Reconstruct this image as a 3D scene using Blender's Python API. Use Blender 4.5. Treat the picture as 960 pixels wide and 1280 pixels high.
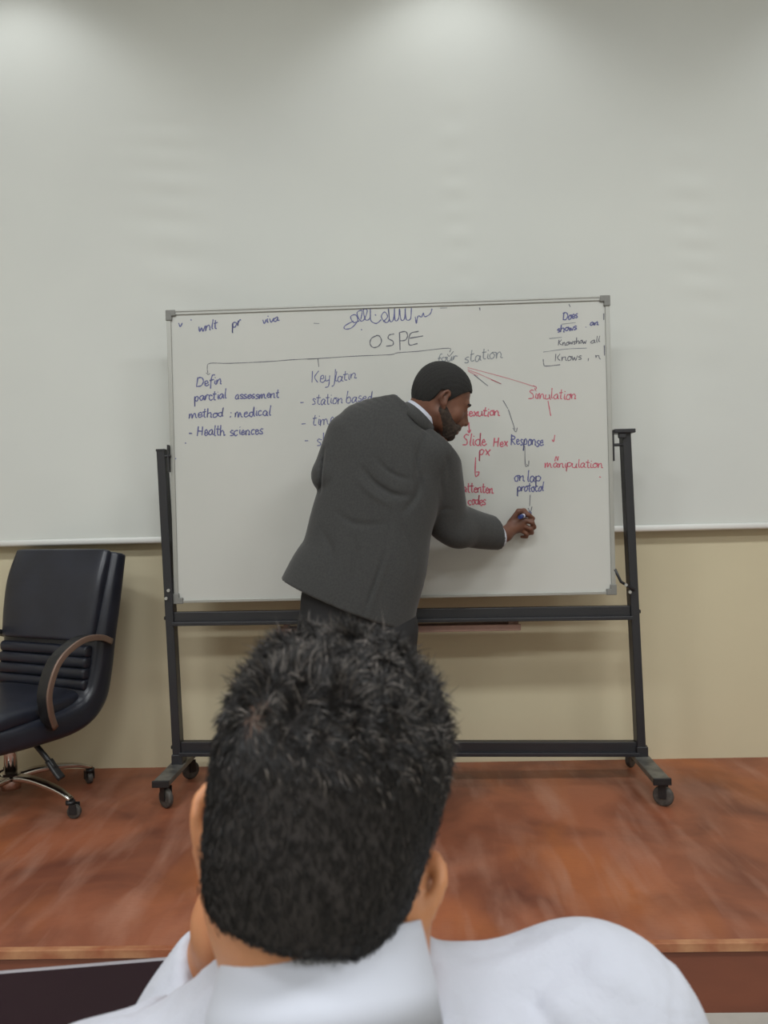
import bpy, math, random
import numpy as np
from mathutils import Vector, Matrix

S = bpy.context.scene
for o in list(bpy.data.objects):
    bpy.data.objects.remove(o)
C = S.collection
random.seed(7)
rng = np.random.default_rng(11)

# ------------------------------------------------------------------ camera
# world: x right, y towards the stage wall, z up, z = 0 on the stage floor; metres
CAM = np.array([0.0, 0.0, 1.1034])
F = 950.0                                    # focal length in pixels of the 960 x 1280 frame
YAW, PITCH, ROLL = -0.0234, 0.0054, -0.0244
_fw = np.array([math.sin(YAW) * math.cos(PITCH), math.cos(YAW) * math.cos(PITCH), math.sin(PITCH)])
_r = np.array([math.cos(YAW), -math.sin(YAW), 0.0])
_u = np.cross(_r, _fw)
RX = math.cos(ROLL) * _r + math.sin(ROLL) * _u
UX = -math.sin(ROLL) * _r + math.cos(ROLL) * _u
cd = bpy.data.cameras.new('camera')
cam = bpy.data.objects.new('camera', cd)
C.objects.link(cam)
cd.sensor_fit = 'VERTICAL'
cd.sensor_height = 36.0
cd.lens = F / 1280 * 36
cd.clip_start = 0.02
cd.dof.use_dof = True
cd.dof.focus_distance = 2.2
cd.dof.aperture_fstop = 9.0
M = Matrix.Identity(4)
for i in range(3):
    M[i][0], M[i][1], M[i][2], M[i][3] = RX[i], UX[i], -_fw[i], CAM[i]
cam.matrix_world = M
S.camera = cam

# ------------------------------------------------------------------ light
S.view_settings.view_transform = 'Standard'
S.view_settings.look = 'None'
S.view_settings.gamma = 1
S.view_settings.use_curve_mapping = False
S.view_settings.exposure = 0.1
w = bpy.data.worlds.new('world')
S.world = w
w.use_nodes = True
w.node_tree.nodes['Background'].inputs[0].default_value = (0.8, 0.85, 0.9, 1)
w.node_tree.nodes['Background'].inputs[1].default_value = 0.05

WALL_Y, EDGE_Y, FLOOR_Z, CEIL_Z = 3.394, 1.954, -0.18, 3.84
SCREEN_Z = 1.0085
ROOM_L, ROOM_R, ROOM_B = -4.2, 4.2, -5.0


def area_light(name, loc, sx, sy, power, col=(0.94, 0.98, 1.0), rot=(0, 0, 0)):
    l = bpy.data.lights.new(name, 'AREA')
    l.shape = 'RECTANGLE'
    l.size, l.size_y, l.energy, l.color = sx, sy, power, col
    o = bpy.data.objects.new(name, l)
    C.objects.link(o)
    o.location, o.rotation_euler = loc, rot
    return o


PANELS = [(x, y) for y in (0.2, -2.4) for x in (-2.4, 0.0, 2.4)]
P_PANEL = 47
SPOTS = [(-1.68, 2.92), (0.27, 2.92), (2.25, 2.92)]
P_SPOT = 29
for (x, y) in PANELS:
    area_light('panel_light', (x, y, CEIL_Z - 0.03), 1.1, 0.5, P_PANEL)
for (x, y) in SPOTS:
    l = bpy.data.lights.new('downlight_lamp', 'SPOT')
    l.energy, l.color = P_SPOT, (0.95, 0.985, 1.0)
    l.spot_size, l.spot_blend, l.shadow_soft_size = math.radians(115), 0.55, 0.14
    o = bpy.data.objects.new('downlight_lamp', l)
    C.objects.link(o)
    o.location = (x, y, CEIL_Z - 0.02)


# ------------------------------------------------------------------ helpers
def ray(px, py):
    return ((px - 480) / F) * RX - ((py - 640) / F) * UX + _fw


def at(px, py, Y):
    """the point on the vertical plane at depth Y behind a pixel of the photograph"""
    d = ray(px, py)
    return CAM + d * (Y / d[1])


def atz(px, py, z):
    d = ray(px, py)
    return CAM + d * ((z - CAM[2]) / d[2])


def link(name, me, mat, parent=None):
    o = bpy.data.objects.new(name, me)
    C.objects.link(o)
    if mat is not None:
        for m in (mat if isinstance(mat, (list, tuple)) else [mat]):
            me.materials.append(m)
    if parent is not None:
        o.parent = parent
    return o


def tag(o, label=None, cat=None, group=None, kind=None):
    if label: o['label'] = label
    if cat: o['category'] = cat
    if group: o['group'] = group
    if kind: o['kind'] = kind
    return o


def root(name, loc, label, cat, rz=0.0, group=None):
    o = bpy.data.objects.new(name, None)
    o.empty_display_size = 0.05
    C.objects.link(o)
    o.location = tuple(loc)
    o.rotation_euler = (0, 0, rz)
    return tag(o, label, cat, group)


def off(parent):
    """world coordinates -> coordinates of a (non rotated) parent chain"""
    v = np.zeros(3)
    while parent is not None:
        v += np.array(parent.location[:])
        parent = parent.parent
    return v


def fast_mesh(name, V, Q):
    """V (n,3), Q (m,k) k = 3 or 4"""
    me = bpy.data.meshes.new(name)
    V = np.asarray(V, np.float32)
    Q = np.asarray(Q, np.int32)
    k = Q.shape[1]
    me.vertices.add(len(V))
    me.vertices.foreach_set('co', V.ravel())
    me.loops.add(Q.size)
    me.loops.foreach_set('vertex_index', Q.ravel())
    me.polygons.add(len(Q))
    me.polygons.foreach_set('loop_start', np.arange(0, Q.size, k, dtype=np.int32))
    me.update(calc_edges=True)
    me.validate()
    return me


def smooth(me):
    me.polygons.foreach_set('use_smooth', [True] * len(me.polygons))
    me.update()


class MB:
    def __init__(self):
        self.v, self.f, self.s = [], [], []

    def add(self, V, Fc, sm=False):
        n = len(self.v)
        self.v += [tuple(map(float, p)) for p in V]
        self.f += [tuple(n + i for i in q) for q in Fc]
        self.s += [sm] * len(Fc)
        return self

    def hexa(self, P):
        """8 corners: bottom 4 then top 4, same winding"""
        return self.add(P, [(3, 2, 1, 0), (4, 5, 6, 7), (0, 1, 5, 4), (1, 2, 6, 5), (2, 3, 7, 6), (3, 0, 4, 7)])

    def box(self, c, s, rot=None):
        P = []
        for z in (-.5, .5):
            for x, y in ((-.5, -.5), (.5, -.5), (.5, .5), (-.5, .5)):
                v = Vector((x * s[0], y * s[1], z * s[2]))
                if rot is not None: v = rot @ v
                P.append((v.x + c[0], v.y + c[1], v.z + c[2]))
        return self.hexa(P)

    def beam(self, a, b, wx, wy, up=(0, 1, 0)):
        a, b = Vector(a), Vector(b)
        d = (b - a).normalized()
        s = d.cross(Vector(up)).normalized()
        t = s.cross(d).normalized()
        P = []
        for p in (a, b):
            for x, y in ((-1, -1), (1, -1), (1, 1), (-1, 1)):
                P.append(p + s * (x * wx / 2) + t * (y * wy / 2))
        return self.hexa(P)

    def sweep(self, path, prof, side=(1, 0, 0), closed_prof=True, scale=None, sm=True, caps=True):
        path = [Vector(p) for p in path]
        side = Vector(side)
        rings = []
        for i, p in enumerate(path):
            d = (path[min(i + 1, len(path) - 1)] - path[max(i - 1, 0)]).normalized()
            sd = (side - d * side.dot(d)).normalized()
            up = d.cross(sd)
            k = scale[i] if scale else 1
            rings.append([p + sd * (x * k) + up * (y * k) for x, y in prof])
        n = len(prof)
        V = [q for r_ in rings for q in r_]
        Fc = []
        for i in range(len(path) - 1):
            for j in range(n):
                k = (j + 1) % n
                Fc.append((i * n + j, i * n + k, (i + 1) * n + k, (i + 1) * n + j))
        self.add(V, Fc, sm)
        if caps:
            m = len(self.v) - len(V)
            self.f += [tuple(m + j for j in reversed(range(n))), tuple(m + (len(path) - 1) * n + j for j in range(n))]
            self.s += [False, False]
        return self

    def tube(self, path, r, n=12, side=(0.31, 0.2, 0.93), scale=None):
        return self.sweep(path, [(r * math.cos(t * 2 * math.pi / n), r * math.sin(t * 2 * math.pi / n)) for t in range(n)], side, scale=scale)

    def build(self, name, mat, parent=None, bevel=0, world=True):
        me = bpy.data.meshes.new(name)
        o3 = off(parent) if world else np.zeros(3)
        me.from_pydata([tuple(np.array(p) - o3) for p in self.v], [], self.f)
        me.polygons.foreach_set('use_smooth', self.s)
        me.update()
        o = link(name, me, mat, parent)
        if bevel:
            b = o.modifiers.new('bevel', 'BEVEL')
            b.width, b.segments, b.limit_method = bevel, 2, 'ANGLE'
        return o


def rprof(w, h, r, n=4):
    """rounded rectangle profile"""
    out = []
    for cx, cy, a0 in ((w / 2 - r, h / 2 - r, 0), (-w / 2 + r, h / 2 - r, 90), (-w / 2 + r, -h / 2 + r, 180), (w / 2 - r, -h / 2 + r, 270)):
        for i in range(n + 1):
            a = math.radians(a0 + 90 * i / n)
            out.append((cx + r * math.cos(a), cy + r * math.sin(a)))
    return out


def spline(P, n=6):
    P = [np.array(p, float) for p in P]
    if len(P) < 3: return P
    Q = [2 * P[0] - P[1]] + P + [2 * P[-1] - P[-2]]
    out = []
    for i in range(1, len(Q) - 2):
        for k in range(n):
            t = k / n
            a, b, c, d = Q[i - 1:i + 3]
            out.append(.5 * (2 * b + (c - a) * t + (2 * a - 5 * b + 4 * c - d) * t * t + (3 * b - a - 3 * c + d) * t ** 3))
    out.append(P[-1])
    return out


# ------------------------------------------------------------------ materials
def srgb(r, g, b):
    f = lambda c: (c / 255 / 12.92) if c <= 10.3 else ((c / 255 + 0.055) / 1.055) ** 2.4
    return (f(r), f(g), f(b), 1)


def mat(name, col, rough=0.6, metal=0.0, noise=None, bump=None, spec=0.5, sheen=0, coat=0, sss=0):
    """noise = (scale, second colour, detail, stretch xyz); bump = (scale, strength, distance)"""
    m = bpy.data.materials.new(name)
    m.use_nodes = True
    nt = m.node_tree
    b = nt.nodes['Principled BSDF']
    b.inputs['Base Color'].default_value = col
    b.inputs['Roughness'].default_value = rough
    b.inputs['Metallic'].default_value = metal
    b.inputs['Specular IOR Level'].default_value = spec
    if sheen: b.inputs['Sheen Weight'].default_value = sheen
    if coat: b.inputs['Coat Weight'].default_value = coat
    if sss:
        b.inputs['Subsurface Weight'].default_value = sss
        b.inputs['Subsurface Scale'].default_value = 0.006
        b.inputs['Subsurface Radius'].default_value = (1, .35, .2)
    tc = nt.nodes.new('ShaderNodeTexCoord')
    if noise:
        mp = nt.nodes.new('ShaderNodeMapping')
        mp.inputs['Scale'].default_value = noise[3] if len(noise) > 3 else (1, 1, 1)
        nz = nt.nodes.new('ShaderNodeTexNoise')
        nz.inputs['Scale'].default_value = noise[0]
        nz.inputs['Detail'].default_value = noise[2] if len(noise) > 2 else 4
        mx = nt.nodes.new('ShaderNodeMix')
        mx.data_type = 'RGBA'
        cr = nt.nodes.new('ShaderNodeValToRGB')
        cr.color_ramp.elements[0].position, cr.color_ramp.elements[1].position = .35, .68
        nt.links.new(tc.outputs['Object'], mp.inputs[0])
        nt.links.new(mp.outputs[0], nz.inputs['Vector'])
        nt.links.new(nz.outputs[0], cr.inputs[0])
        nt.links.new(cr.outputs[0], mx.inputs['Factor'])
        mx.inputs['A'].default_value = col
        mx.inputs['B'].default_value = noise[1]
        nt.links.new(mx.outputs['Result'], b.inputs['Base Color'])
    if bump:
        nb = nt.nodes.new('ShaderNodeTexNoise')
        nb.inputs['Scale'].default_value = bump[0]
        nb.inputs['Detail'].default_value = 5
        bp = nt.nodes.new('ShaderNodeBump')
        bp.inputs['Strength'].default_value = bump[1]
        bp.inputs['Distance'].default_value = bump[2]
        nt.links.new(tc.outputs['Object'], nb.inputs['Vector'])
        nt.links.new(nb.outputs[0], bp.inputs['Height'])
        nt.links.new(bp.outputs[0], b.inputs['Normal'])
    return m


m_wall = mat('cream_paint', srgb(204, 194, 165), .75, noise=(1.3, srgb(198, 188, 159), 5), bump=(60, .1, .002))
m_sidewall = mat('white_paint', srgb(205, 200, 188), .8)
m_ceil = mat('ceiling_tile', srgb(200, 200, 196), .9)
m_floor = mat('floor_tile', srgb(172, 169, 162), .35, noise=(14, srgb(163, 160, 153), 6))
m_screen = mat('screen_fabric', srgb(206, 208, 203), .85, noise=(1.2, srgb(202, 204, 200), 3), bump=(9, .12, .004))
m_bar = mat('white_plastic_bar', srgb(225, 226, 224), .4)
m_black = mat('black_powder_coat', srgb(36, 36, 40), .38, bump=(400, .1, .0005))
m_grey_steel = mat('worn_grey_steel', srgb(112, 110, 104), .45, .3, noise=(20, srgb(70, 70, 68), 5))
m_alu = mat('brushed_aluminium', srgb(165, 165, 160), .45, .55)
m_capgrey = mat('grey_plastic', srgb(120, 120, 116), .5)
m_board = mat('whiteboard_enamel', srgb(192, 192, 187), .28, noise=(2.0, srgb(187, 188, 183), 6), coat=.15)
m_tray = mat('dusty_brown_plastic', srgb(150, 118, 104), .6, noise=(20, srgb(128, 100, 90), 4))
m_bolt = mat('zinc_bolt', srgb(190, 190, 188), .3, .8)
m_wheel = mat('caster_rubber', srgb(58, 55, 52), .6, noise=(60, srgb(80, 76, 72), 3))
m_leather = mat('black_leather', srgb(29, 31, 40), .34, bump=(130, .25, .001), noise=(5, srgb(38, 41, 52), 3))  # blue tint in the colour stands in for the leather's bluish sheen
m_blackplastic = mat('black_plastic', srgb(26, 26, 28), .45)
m_chrome = mat('chrome', srgb(205, 203, 200), .16, 1.0)
m_armrim = mat('armrest_rim', srgb(120, 98, 86), .35, .3)
m_suit = mat('charcoal_wool', srgb(55, 55, 54), .9, noise=(160, srgb(47, 47, 47), 2), bump=(500, .2, .0006), sheen=.15)
m_trouser = mat('black_wool', srgb(34, 34, 36), .9, bump=(500, .2, .0006))
m_white = mat('white_cotton', srgb(184, 187, 198), .85, bump=(350, .1, .0004), sheen=.1)
m_shirt = mat('creased_white_cotton', srgb(177, 179, 189), .85, bump=(17, .9, .011), sheen=.1)
m_skin_d = mat('dark_brown_skin', srgb(112, 74, 56), .55, noise=(18, srgb(92, 58, 44), 4), sss=.08)
m_skin_l = mat('tan_skin', srgb(186, 128, 88), .55, noise=(14, srgb(172, 110, 74), 4), sss=.12)
m_hair_d = mat('cropped_black_hair', srgb(28, 27, 26), .9, bump=(600, .8, .003))
m_beard = mat('grizzled_beard', srgb(44, 36, 31), .95, noise=(90, srgb(66, 54, 46), 3), bump=(500, .8, .003))
m_hair = mat('dark_hair', srgb(24, 20, 19), .5)
m_hair_g = mat('grey_hair', srgb(110, 102, 96), .5)
m_thin = mat('thin_hair_scalp', srgb(86, 64, 52), .7, noise=(400, srgb(36, 28, 25), 3))
m_scalp = mat('scalp_under_hair', srgb(34, 28, 25), .8)
m_shoe = mat('black_shoe_leather', srgb(18, 18, 18), .25)
m_marker_b = mat('blue_marker_barrel', srgb(40, 55, 110), .35)
m_marker_w = mat('white_marker_band', srgb(220, 220, 225), .4)
m_lapbezel = mat('silver_laptop_shell', srgb(176, 172, 180), .35, .5)
m_lapscreen = mat('dark_laptop_glass', srgb(36, 20, 27), .2, spec=.3)
m_keys = mat('laptop_keys', srgb(24, 24, 26), .5)
m_desk = mat('desk_laminate', srgb(120, 84, 58), .45, noise=(5, srgb(96, 66, 46), 5, (1, 8, 1)))


def emis(name, col, s):
    m = bpy.data.materials.new(name)
    m.use_nodes = True
    b = m.node_tree.nodes['Principled BSDF']
    b.inputs['Base Color'].default_value = (.8, .8, .8, 1)
    b.inputs['Emission Color'].default_value = col
    b.inputs['Emission Strength'].default_value = s
    return m


m_lamp = emis('lit_diffuser', (1, .97, .92, 1), 1.5)


def stage_material():
    m = bpy.data.materials.new('worn_brown_laminate')
    m.use_nodes = True
    nt = m.node_tree
    b = nt.nodes['Principled BSDF']
    tc = nt.nodes.new('ShaderNodeTexCoord')

    def nz(scale, st, detail, lo, hi, dist=0.0, rot=0.0):
        mp = nt.nodes.new('ShaderNodeMapping')
        mp.inputs['Scale'].default_value = st
        mp.inputs['Rotation'].default_value = (0, 0, rot)
        n = nt.nodes.new('ShaderNodeTexNoise')
        n.inputs['Scale'].default_value, n.inputs['Detail'].default_value, n.inputs['Distortion'].default_value = scale, detail, dist
        r = nt.nodes.new('ShaderNodeMapRange')
        r.inputs['From Min'].default_value, r.inputs['From Max'].default_value = lo, hi
        nt.links.new(tc.outputs['Object'], mp.inputs[0])
        nt.links.new(mp.outputs[0], n.inputs['Vector'])
        nt.links.new(n.outputs[0], r.inputs[0])
        return r.outputs[0]

    def mix(a, bcol, fac, amt=1.0):
        mu = nt.nodes.new('ShaderNodeMath')
        mu.operation = 'MULTIPLY'
        nt.links.new(fac, mu.inputs[0])
        mu.inputs[1].default_value = amt
        x = nt.nodes.new('ShaderNodeMix')
        x.data_type = 'RGBA'
        nt.links.new(mu.outputs[0], x.inputs['Factor'])
        if isinstance(a, tuple): x.inputs['A'].default_value = a
        else: nt.links.new(a, x.inputs['A'])
        x.inputs['B'].default_value = bcol
        return x.outputs['Result']

    c = mix(srgb(148, 88, 62), srgb(100, 56, 42), nz(2.6, (1, 1, 1), 7, .38, .66, .6))
    c = mix(c, srgb(168, 98, 50), nz(1.7, (1.6, .8, 1), 5, .5, .75, .4), .7)
    c = mix(c, srgb(172, 128, 108), nz(2.6, (2.4, .6, 1), 9, .50, .78, .25, .5), .55)
    c = mix(c, srgb(170, 130, 112), nz(4.5, (2.6, .5, 1), 9, .54, .76, .3, -.45), .45)
    c = mix(c, srgb(120, 66, 46), nz(30, (1, 6, 1), 4, .5, .8), .35)
    nt.links.new(c, b.inputs['Base Color'])
    b.inputs['Roughness'].default_value = .48
    b.inputs['Specular IOR Level'].default_value = .4
    return m


m_stage = stage_material()
m_riser = mat('stage_riser_laminate', srgb(118, 66, 46), .5, noise=(3, srgb(100, 54, 38), 5, (1, 1, 3)))
m_nosing = mat('chipped_nosing', srgb(140, 78, 50), .5, noise=(14, srgb(172, 124, 88), 8, (1, 1, 1)))
m_base = mat('stage_wall_joint', srgb(96, 70, 52), .7)


# ------------------------------------------------------------------ setting
def slab(name, lo, hi, m, bevel=0):
    b = MB().box([(lo[i] + hi[i]) / 2 for i in range(3)], [hi[i] - lo[i] for i in range(3)])
    return tag(b.build(name, m, None, bevel), kind='structure')


slab('floor', (ROOM_L, ROOM_B, FLOOR_Z - .1), (ROOM_R, EDGE_Y + .03, FLOOR_Z), m_floor)
st = slab('stage_floor', (ROOM_L, EDGE_Y + .012, FLOOR_Z - .1), (ROOM_R, WALL_Y, 0), m_stage)
tag(st, 'worn reddish brown stage platform floor under the whiteboard', kind='structure')
slab('stage_riser', (ROOM_L, EDGE_Y + .004, FLOOR_Z), (ROOM_R, EDGE_Y + .012, -.022), m_riser)
slab('trim_1', (ROOM_L, EDGE_Y - .004, -.022), (ROOM_R, EDGE_Y + .016, .0015), m_nosing, .002)
slab('wall_front', (ROOM_L, WALL_Y, FLOOR_Z), (ROOM_R, WALL_Y + .15, CEIL_Z), m_wall)
slab('wall_left', (ROOM_L - .15, ROOM_B, FLOOR_Z), (ROOM_L, WALL_Y + .15, CEIL_Z), m_sidewall)
slab('wall_right', (ROOM_R, ROOM_B, FLOOR_Z), (ROOM_R + .15, WALL_Y + .15, CEIL_Z), m_sidewall)
slab('wall_back', (ROOM_L, ROOM_B - .15, FLOOR_Z), (ROOM_R, ROOM_B, CEIL_Z), m_sidewall)
slab('ceiling', (ROOM_L, ROOM_B, CEIL_Z), (ROOM_R, WALL_Y + .15, CEIL_Z + .1), m_ceil)

# projection screen: hanging fabric with soft puckers, white weight bar at its foot
SX0, SX1, SY = -2.9, 2.9, WALL_Y - .06
scr = root('projection_screen', (0, SY, SCREEN_Z), 'huge white fabric projection screen hanging on the wall behind the whiteboard', 'projection screen')
nx, nz_ = 260, 200
gx = np.linspace(SX0, SX1, nx)
gz = np.linspace(SCREEN_Z + .02, CEIL_Z - .12, nz_)
X, Z = np.meshgrid(gx, gz, indexing='ij')
D = .004 * np.sin(X * 2.1 + .4) + .003 * np.sin(X * 4.7 + Z * .6)
for cx, sx in ((.31, .05), (1.33, .09), (-.95, .16)):
    lean = .16 if cx > 1 or cx < -.8 else 0
    env = np.exp(-((X - cx + .05 * np.sin(Z * 3)) / sx) ** 2) * np.clip((Z - 1.3) / .8, 0, 1) * np.clip((3.15 - Z) / .4, 0, 1)
    D += env * .0017 * (np.sin(Z * 46 + 3 * np.sin(Z * 5 + cx) + (X - cx) * 40 * lean) + .5 * np.sin(Z * 29 + cx))
D += .0012 * np.sin(X * 9 + Z * 7) * np.sin(Z * 5 - X * 3)
V = np.stack([X, SY + D, Z], -1).reshape(-1, 3) - np.array([0, SY, SCREEN_Z])
ii = np.arange((nx - 1) * (nz_ - 1))
a_ = (ii // (nz_ - 1)) * nz_ + ii % (nz_ - 1)
me = fast_mesh('fabric', V, np.stack([a_, a_ + nz_, a_ + nz_ + 1, a_ + 1], -1))
smooth(me)
fo = link('fabric', me, m_screen, scr)
sol = fo.modifiers.new('thick', 'SOLIDIFY')
sol.thickness = .0015
MB().sweep([(SX0, SY, SCREEN_Z + .014), (SX1, SY, SCREEN_Z + .014)], rprof(.026, .028, .011), side=(0, 1, 0)).build('weight_bar', m_bar, scr)
MB().box((0, SY, CEIL_Z - .07), (SX1 - SX0 + .2, .1, .13)).build('housing', m_bar, scr, .02)

# ceiling lights
for i, (x, y) in enumerate(PANELS):
    t = root('ceiling_light', (x, y, CEIL_Z), 'flat rectangular ceiling light panel, ' + ('left', 'middle', 'right')[i % 3] + ' one of the ' + ('row nearer the stage' if i < 3 else 'row at the back'), 'ceiling light', group='ceiling light panels')
    MB().box((x, y, CEIL_Z - .006), (1.2, .6, .012)).build('frame', m_bar, t, .002)
    MB().box((x, y, CEIL_Z - .014), (1.1, .5, .008)).build('diffuser', m_lamp, t)
for i, (x, y) in enumerate(SPOTS):
    t = root('downlight', (x, y, CEIL_Z), ('left', 'middle', 'right')[i] + ' small round ceiling downlight in front of the projection screen', 'ceiling light', group='downlights over the stage')
    ring = [(x + .07 * math.cos(k * math.pi / 16), y + .07 * math.sin(k * math.pi / 16), CEIL_Z - .004) for k in range(33)]
    MB().tube(ring, .008, 8, side=(0, 0, 1)).build('rim', m_bar, t)
    MB().sweep([(x, y, CEIL_Z - .002), (x, y, CEIL_Z - .006)], [(.06 * math.cos(k * math.pi / 12), .06 * math.sin(k * math.pi / 12)) for k in range(24)]).build('lens', m_lamp, t)

# ------------------------------------------------------------------ whiteboard on its stand
BC = np.array([-.0449, 3.0943, 1.3663])
YB, TB = -.0103, .0116
BX = np.array([math.cos(YB), math.sin(YB), 0])
BN = np.array([math.sin(YB), -math.cos(YB), 0])
BZ = np.array([0, 0, 1]) * math.cos(TB) + BN * math.sin(TB)
BN = -np.cross(BZ, BX) * -1
BN = np.cross(BX, BZ)
if BN[1] > 0: BN = -BN
wb = root('whiteboard', (BC[0], BC[1], 0), 'white marker board covered in handwriting on a black wheeled stand', 'whiteboard')


def bp(u, v, n=0.0):
    return BC + BX * u + BZ * v + BN * n


def bbox(b, u0, u1, v0, v1, n0, n1):
    return b.hexa([bp(u0, v0, n1), bp(u1, v0, n1), bp(u1, v0, n0), bp(u0, v0, n0), bp(u0, v1, n1), bp(u1, v1, n1), bp(u1, v1, n0), bp(u0, v1, n0)])


HW, HH = .9, .6
bbox(MB(), -HW + .01, HW - .01, -HH + .01, HH - .01, -.012, 0).build('panel', m_board, wb)
t_ = .017
for nm, q in (('top', (-HW, HW, HH - t_, HH)), ('bot', (-HW, HW, -HH, -HH + t_ * .7)), ('l', (-HW, -HW + t_, -HH, HH)), ('r', (HW - t_, HW, -HH, HH))):
    b = MB()
    bbox(b, q[0], q[1], q[2], q[3], -.014, .006)
    if nm == 'top': bbox(b, q[0], q[1], q[3] - .006, q[3], .006, .009)
    b.build('frame_rail', m_alu, wb, .0015)
for sx in (-1, 1):
    for sz in (-1, 1):
        b = MB()
        u0, u1 = sorted((sx * (HW + .003), sx * (HW - .038)))
        v0, v1 = sorted((sz * (HH + .003), sz * (HH - .022)))
        bbox(b, u0, u1, v0, v1, -.016, .0105)
        u0, u1 = sorted((sx * (HW + .003), sx * (HW - .022)))
        v0, v1 = sorted((sz * (HH + .003), sz * (HH - .04)))
        bbox(b, u0, u1, v0, v1, -.0165, .011)
        b.build('corner_cap', m_capgrey, wb, .003)

PY = 3.115      # depth of the posts
POSTS = {}
for s, (pt, pb) in {-1: ((203, 564), (224.5, 968)), 1: ((781, 541), (801, 958))}.items():
    a, b2 = at(*pt, PY), at(*pb, PY)
    a[1] = b2[1] = PY
    b2 = a + (b2 - a) * (a[2] - .075) / (a[2] - b2[2])
    POSTS[s] = (a, b2)
    MB().beam(a, b2, .034, .055).build('post', m_black, wb, .003)


def post_x(s, z):
    a, b2 = POSTS[s]
    return a[0] + (b2[0] - a[0]) * (a[2] - z) / (a[2] - b2[2])


# top cap plate with clamp on the right post, small pivots into the board edge
a = POSTS[1][0]
MB().box((a[0] - .012, PY - .01, a[2] + .004), (.085, .075, .016)).box((a[0] - .02, PY - .03, a[2] - .014), (.03, .02, .02)).build('clamp_plate', m_black, wb, .003)
a = POSTS[-1][0]
MB().box((a[0], PY, a[2] + .002), (.038, .058, .01)).build('post_cap', m_blackplastic, wb, .002)
for s, py in ((-1, 571), (1, 557)):
    z = at(480 + s * 280, py, PY)[2]
    x0 = post_x(s, z)
    xe = BC[0] + s * HW
    MB().tube([(x0, PY - .02, z), (xe - s * .005, BC[1] - .004, z)], .006, 10, side=(0, 0, 1)).box((xe + s * .004, BC[1] - .0, z - .01), (.006, .03, .11)).build('pivot', m_black, wb)
# lower strut and bolts
z = at(770, 722, PY)[2]
MB().tube([bp(HW - .002, -HH + .10, .004), (post_x(1, z) - .05, PY - .02, z - .015), (post_x(1, z - .05), PY - .032, z - .05)], .006, 8).build('strut', m_black, wb)
bbox(MB(), -HW - .02, -HW + .002, -HH + .0, -HH + .1, -.02, .004).build('bracket', m_blackplastic, wb, .003)
for s, pts in ((-1, ((211, 738), (208, 748))), (1, ((782, 731), (787, 740)))):
    for q in pts:
        p = at(*q, PY - .03)
        MB().tube([(p[0], PY - .028, p[2]), (p[0], PY - .038, p[2])], .0065, 10, side=(1, 0, 0)).build('bolt', m_bolt, wb)
# cross bars
for name, yl, yr, h in (('cross_bar', 772.5, 764.5, .050), ('cross_bar', 934, 934, .050)):
    zl, zr = at(216, yl, PY)[2], at(790, yr, PY)[2]
    a_, b_ = (post_x(-1, zl) + .012, PY, zl), (post_x(1, zr) - .012, PY, zr)
    bb = MB().beam(a_, b_, .050, .034)
    bb.hexa([(x, y, z + dz) for dz, (zz) in ((-.029, 0), (-.014, 0)) for (x, y, z) in
             ((a_[0], PY - .036, a_[2]), (b_[0], PY - .036, b_[2]), (b_[0], PY + .02, b_[2]), (a_[0], PY + .02, a_[2]))])
    bb.build('cross_bar', m_black, wb, .002)
    for s, q in ((-1, a_), (1, b_)):
        MB().tube([(post_x(s, q[2]) + s * .015, PY, q[2]), (post_x(s, q[2]) + s * .028, PY, q[2])], .008, 6, side=(0, 0, 1)).build('bolt', m_blackplastic, wb)
# tray below the upper bar
zt0, zt1 = at(350, 789, PY + .02)[2], at(648, 783, PY + .02)[2]
xt0, xt1 = at(346, 786, PY + .02)[0], at(650, 779, PY + .02)[0]
tr = MB()
for dy, hh in ((-.03, .026), (.03, .03)):
    tr.hexa([(x, PY + .03 + dy + w_, (zt0 if x == xt0 else zt1) + dz) for dz in (-hh / 2, hh / 2) for x, w_ in ((xt0, -.002), (xt1, -.002), (xt1, .002), (xt0, .002))])
tr.hexa([(x, PY + .03 + w_, (zt0 if x == xt0 else zt1) + dz) for dz in (-.014, -.010) for x, w_ in ((xt0, -.03), (xt1, -.03), (xt1, .03), (xt0, .03))])
for k in (.04, .96):
    xk, zk = xt0 + (xt1 - xt0) * k, zt0 + (zt1 - zt0) * k
    tr.box((xk, PY + .03, zk + .018), (.02, .05, .04))
tr.build('pen_tray', m_tray, wb, .001)


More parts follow.
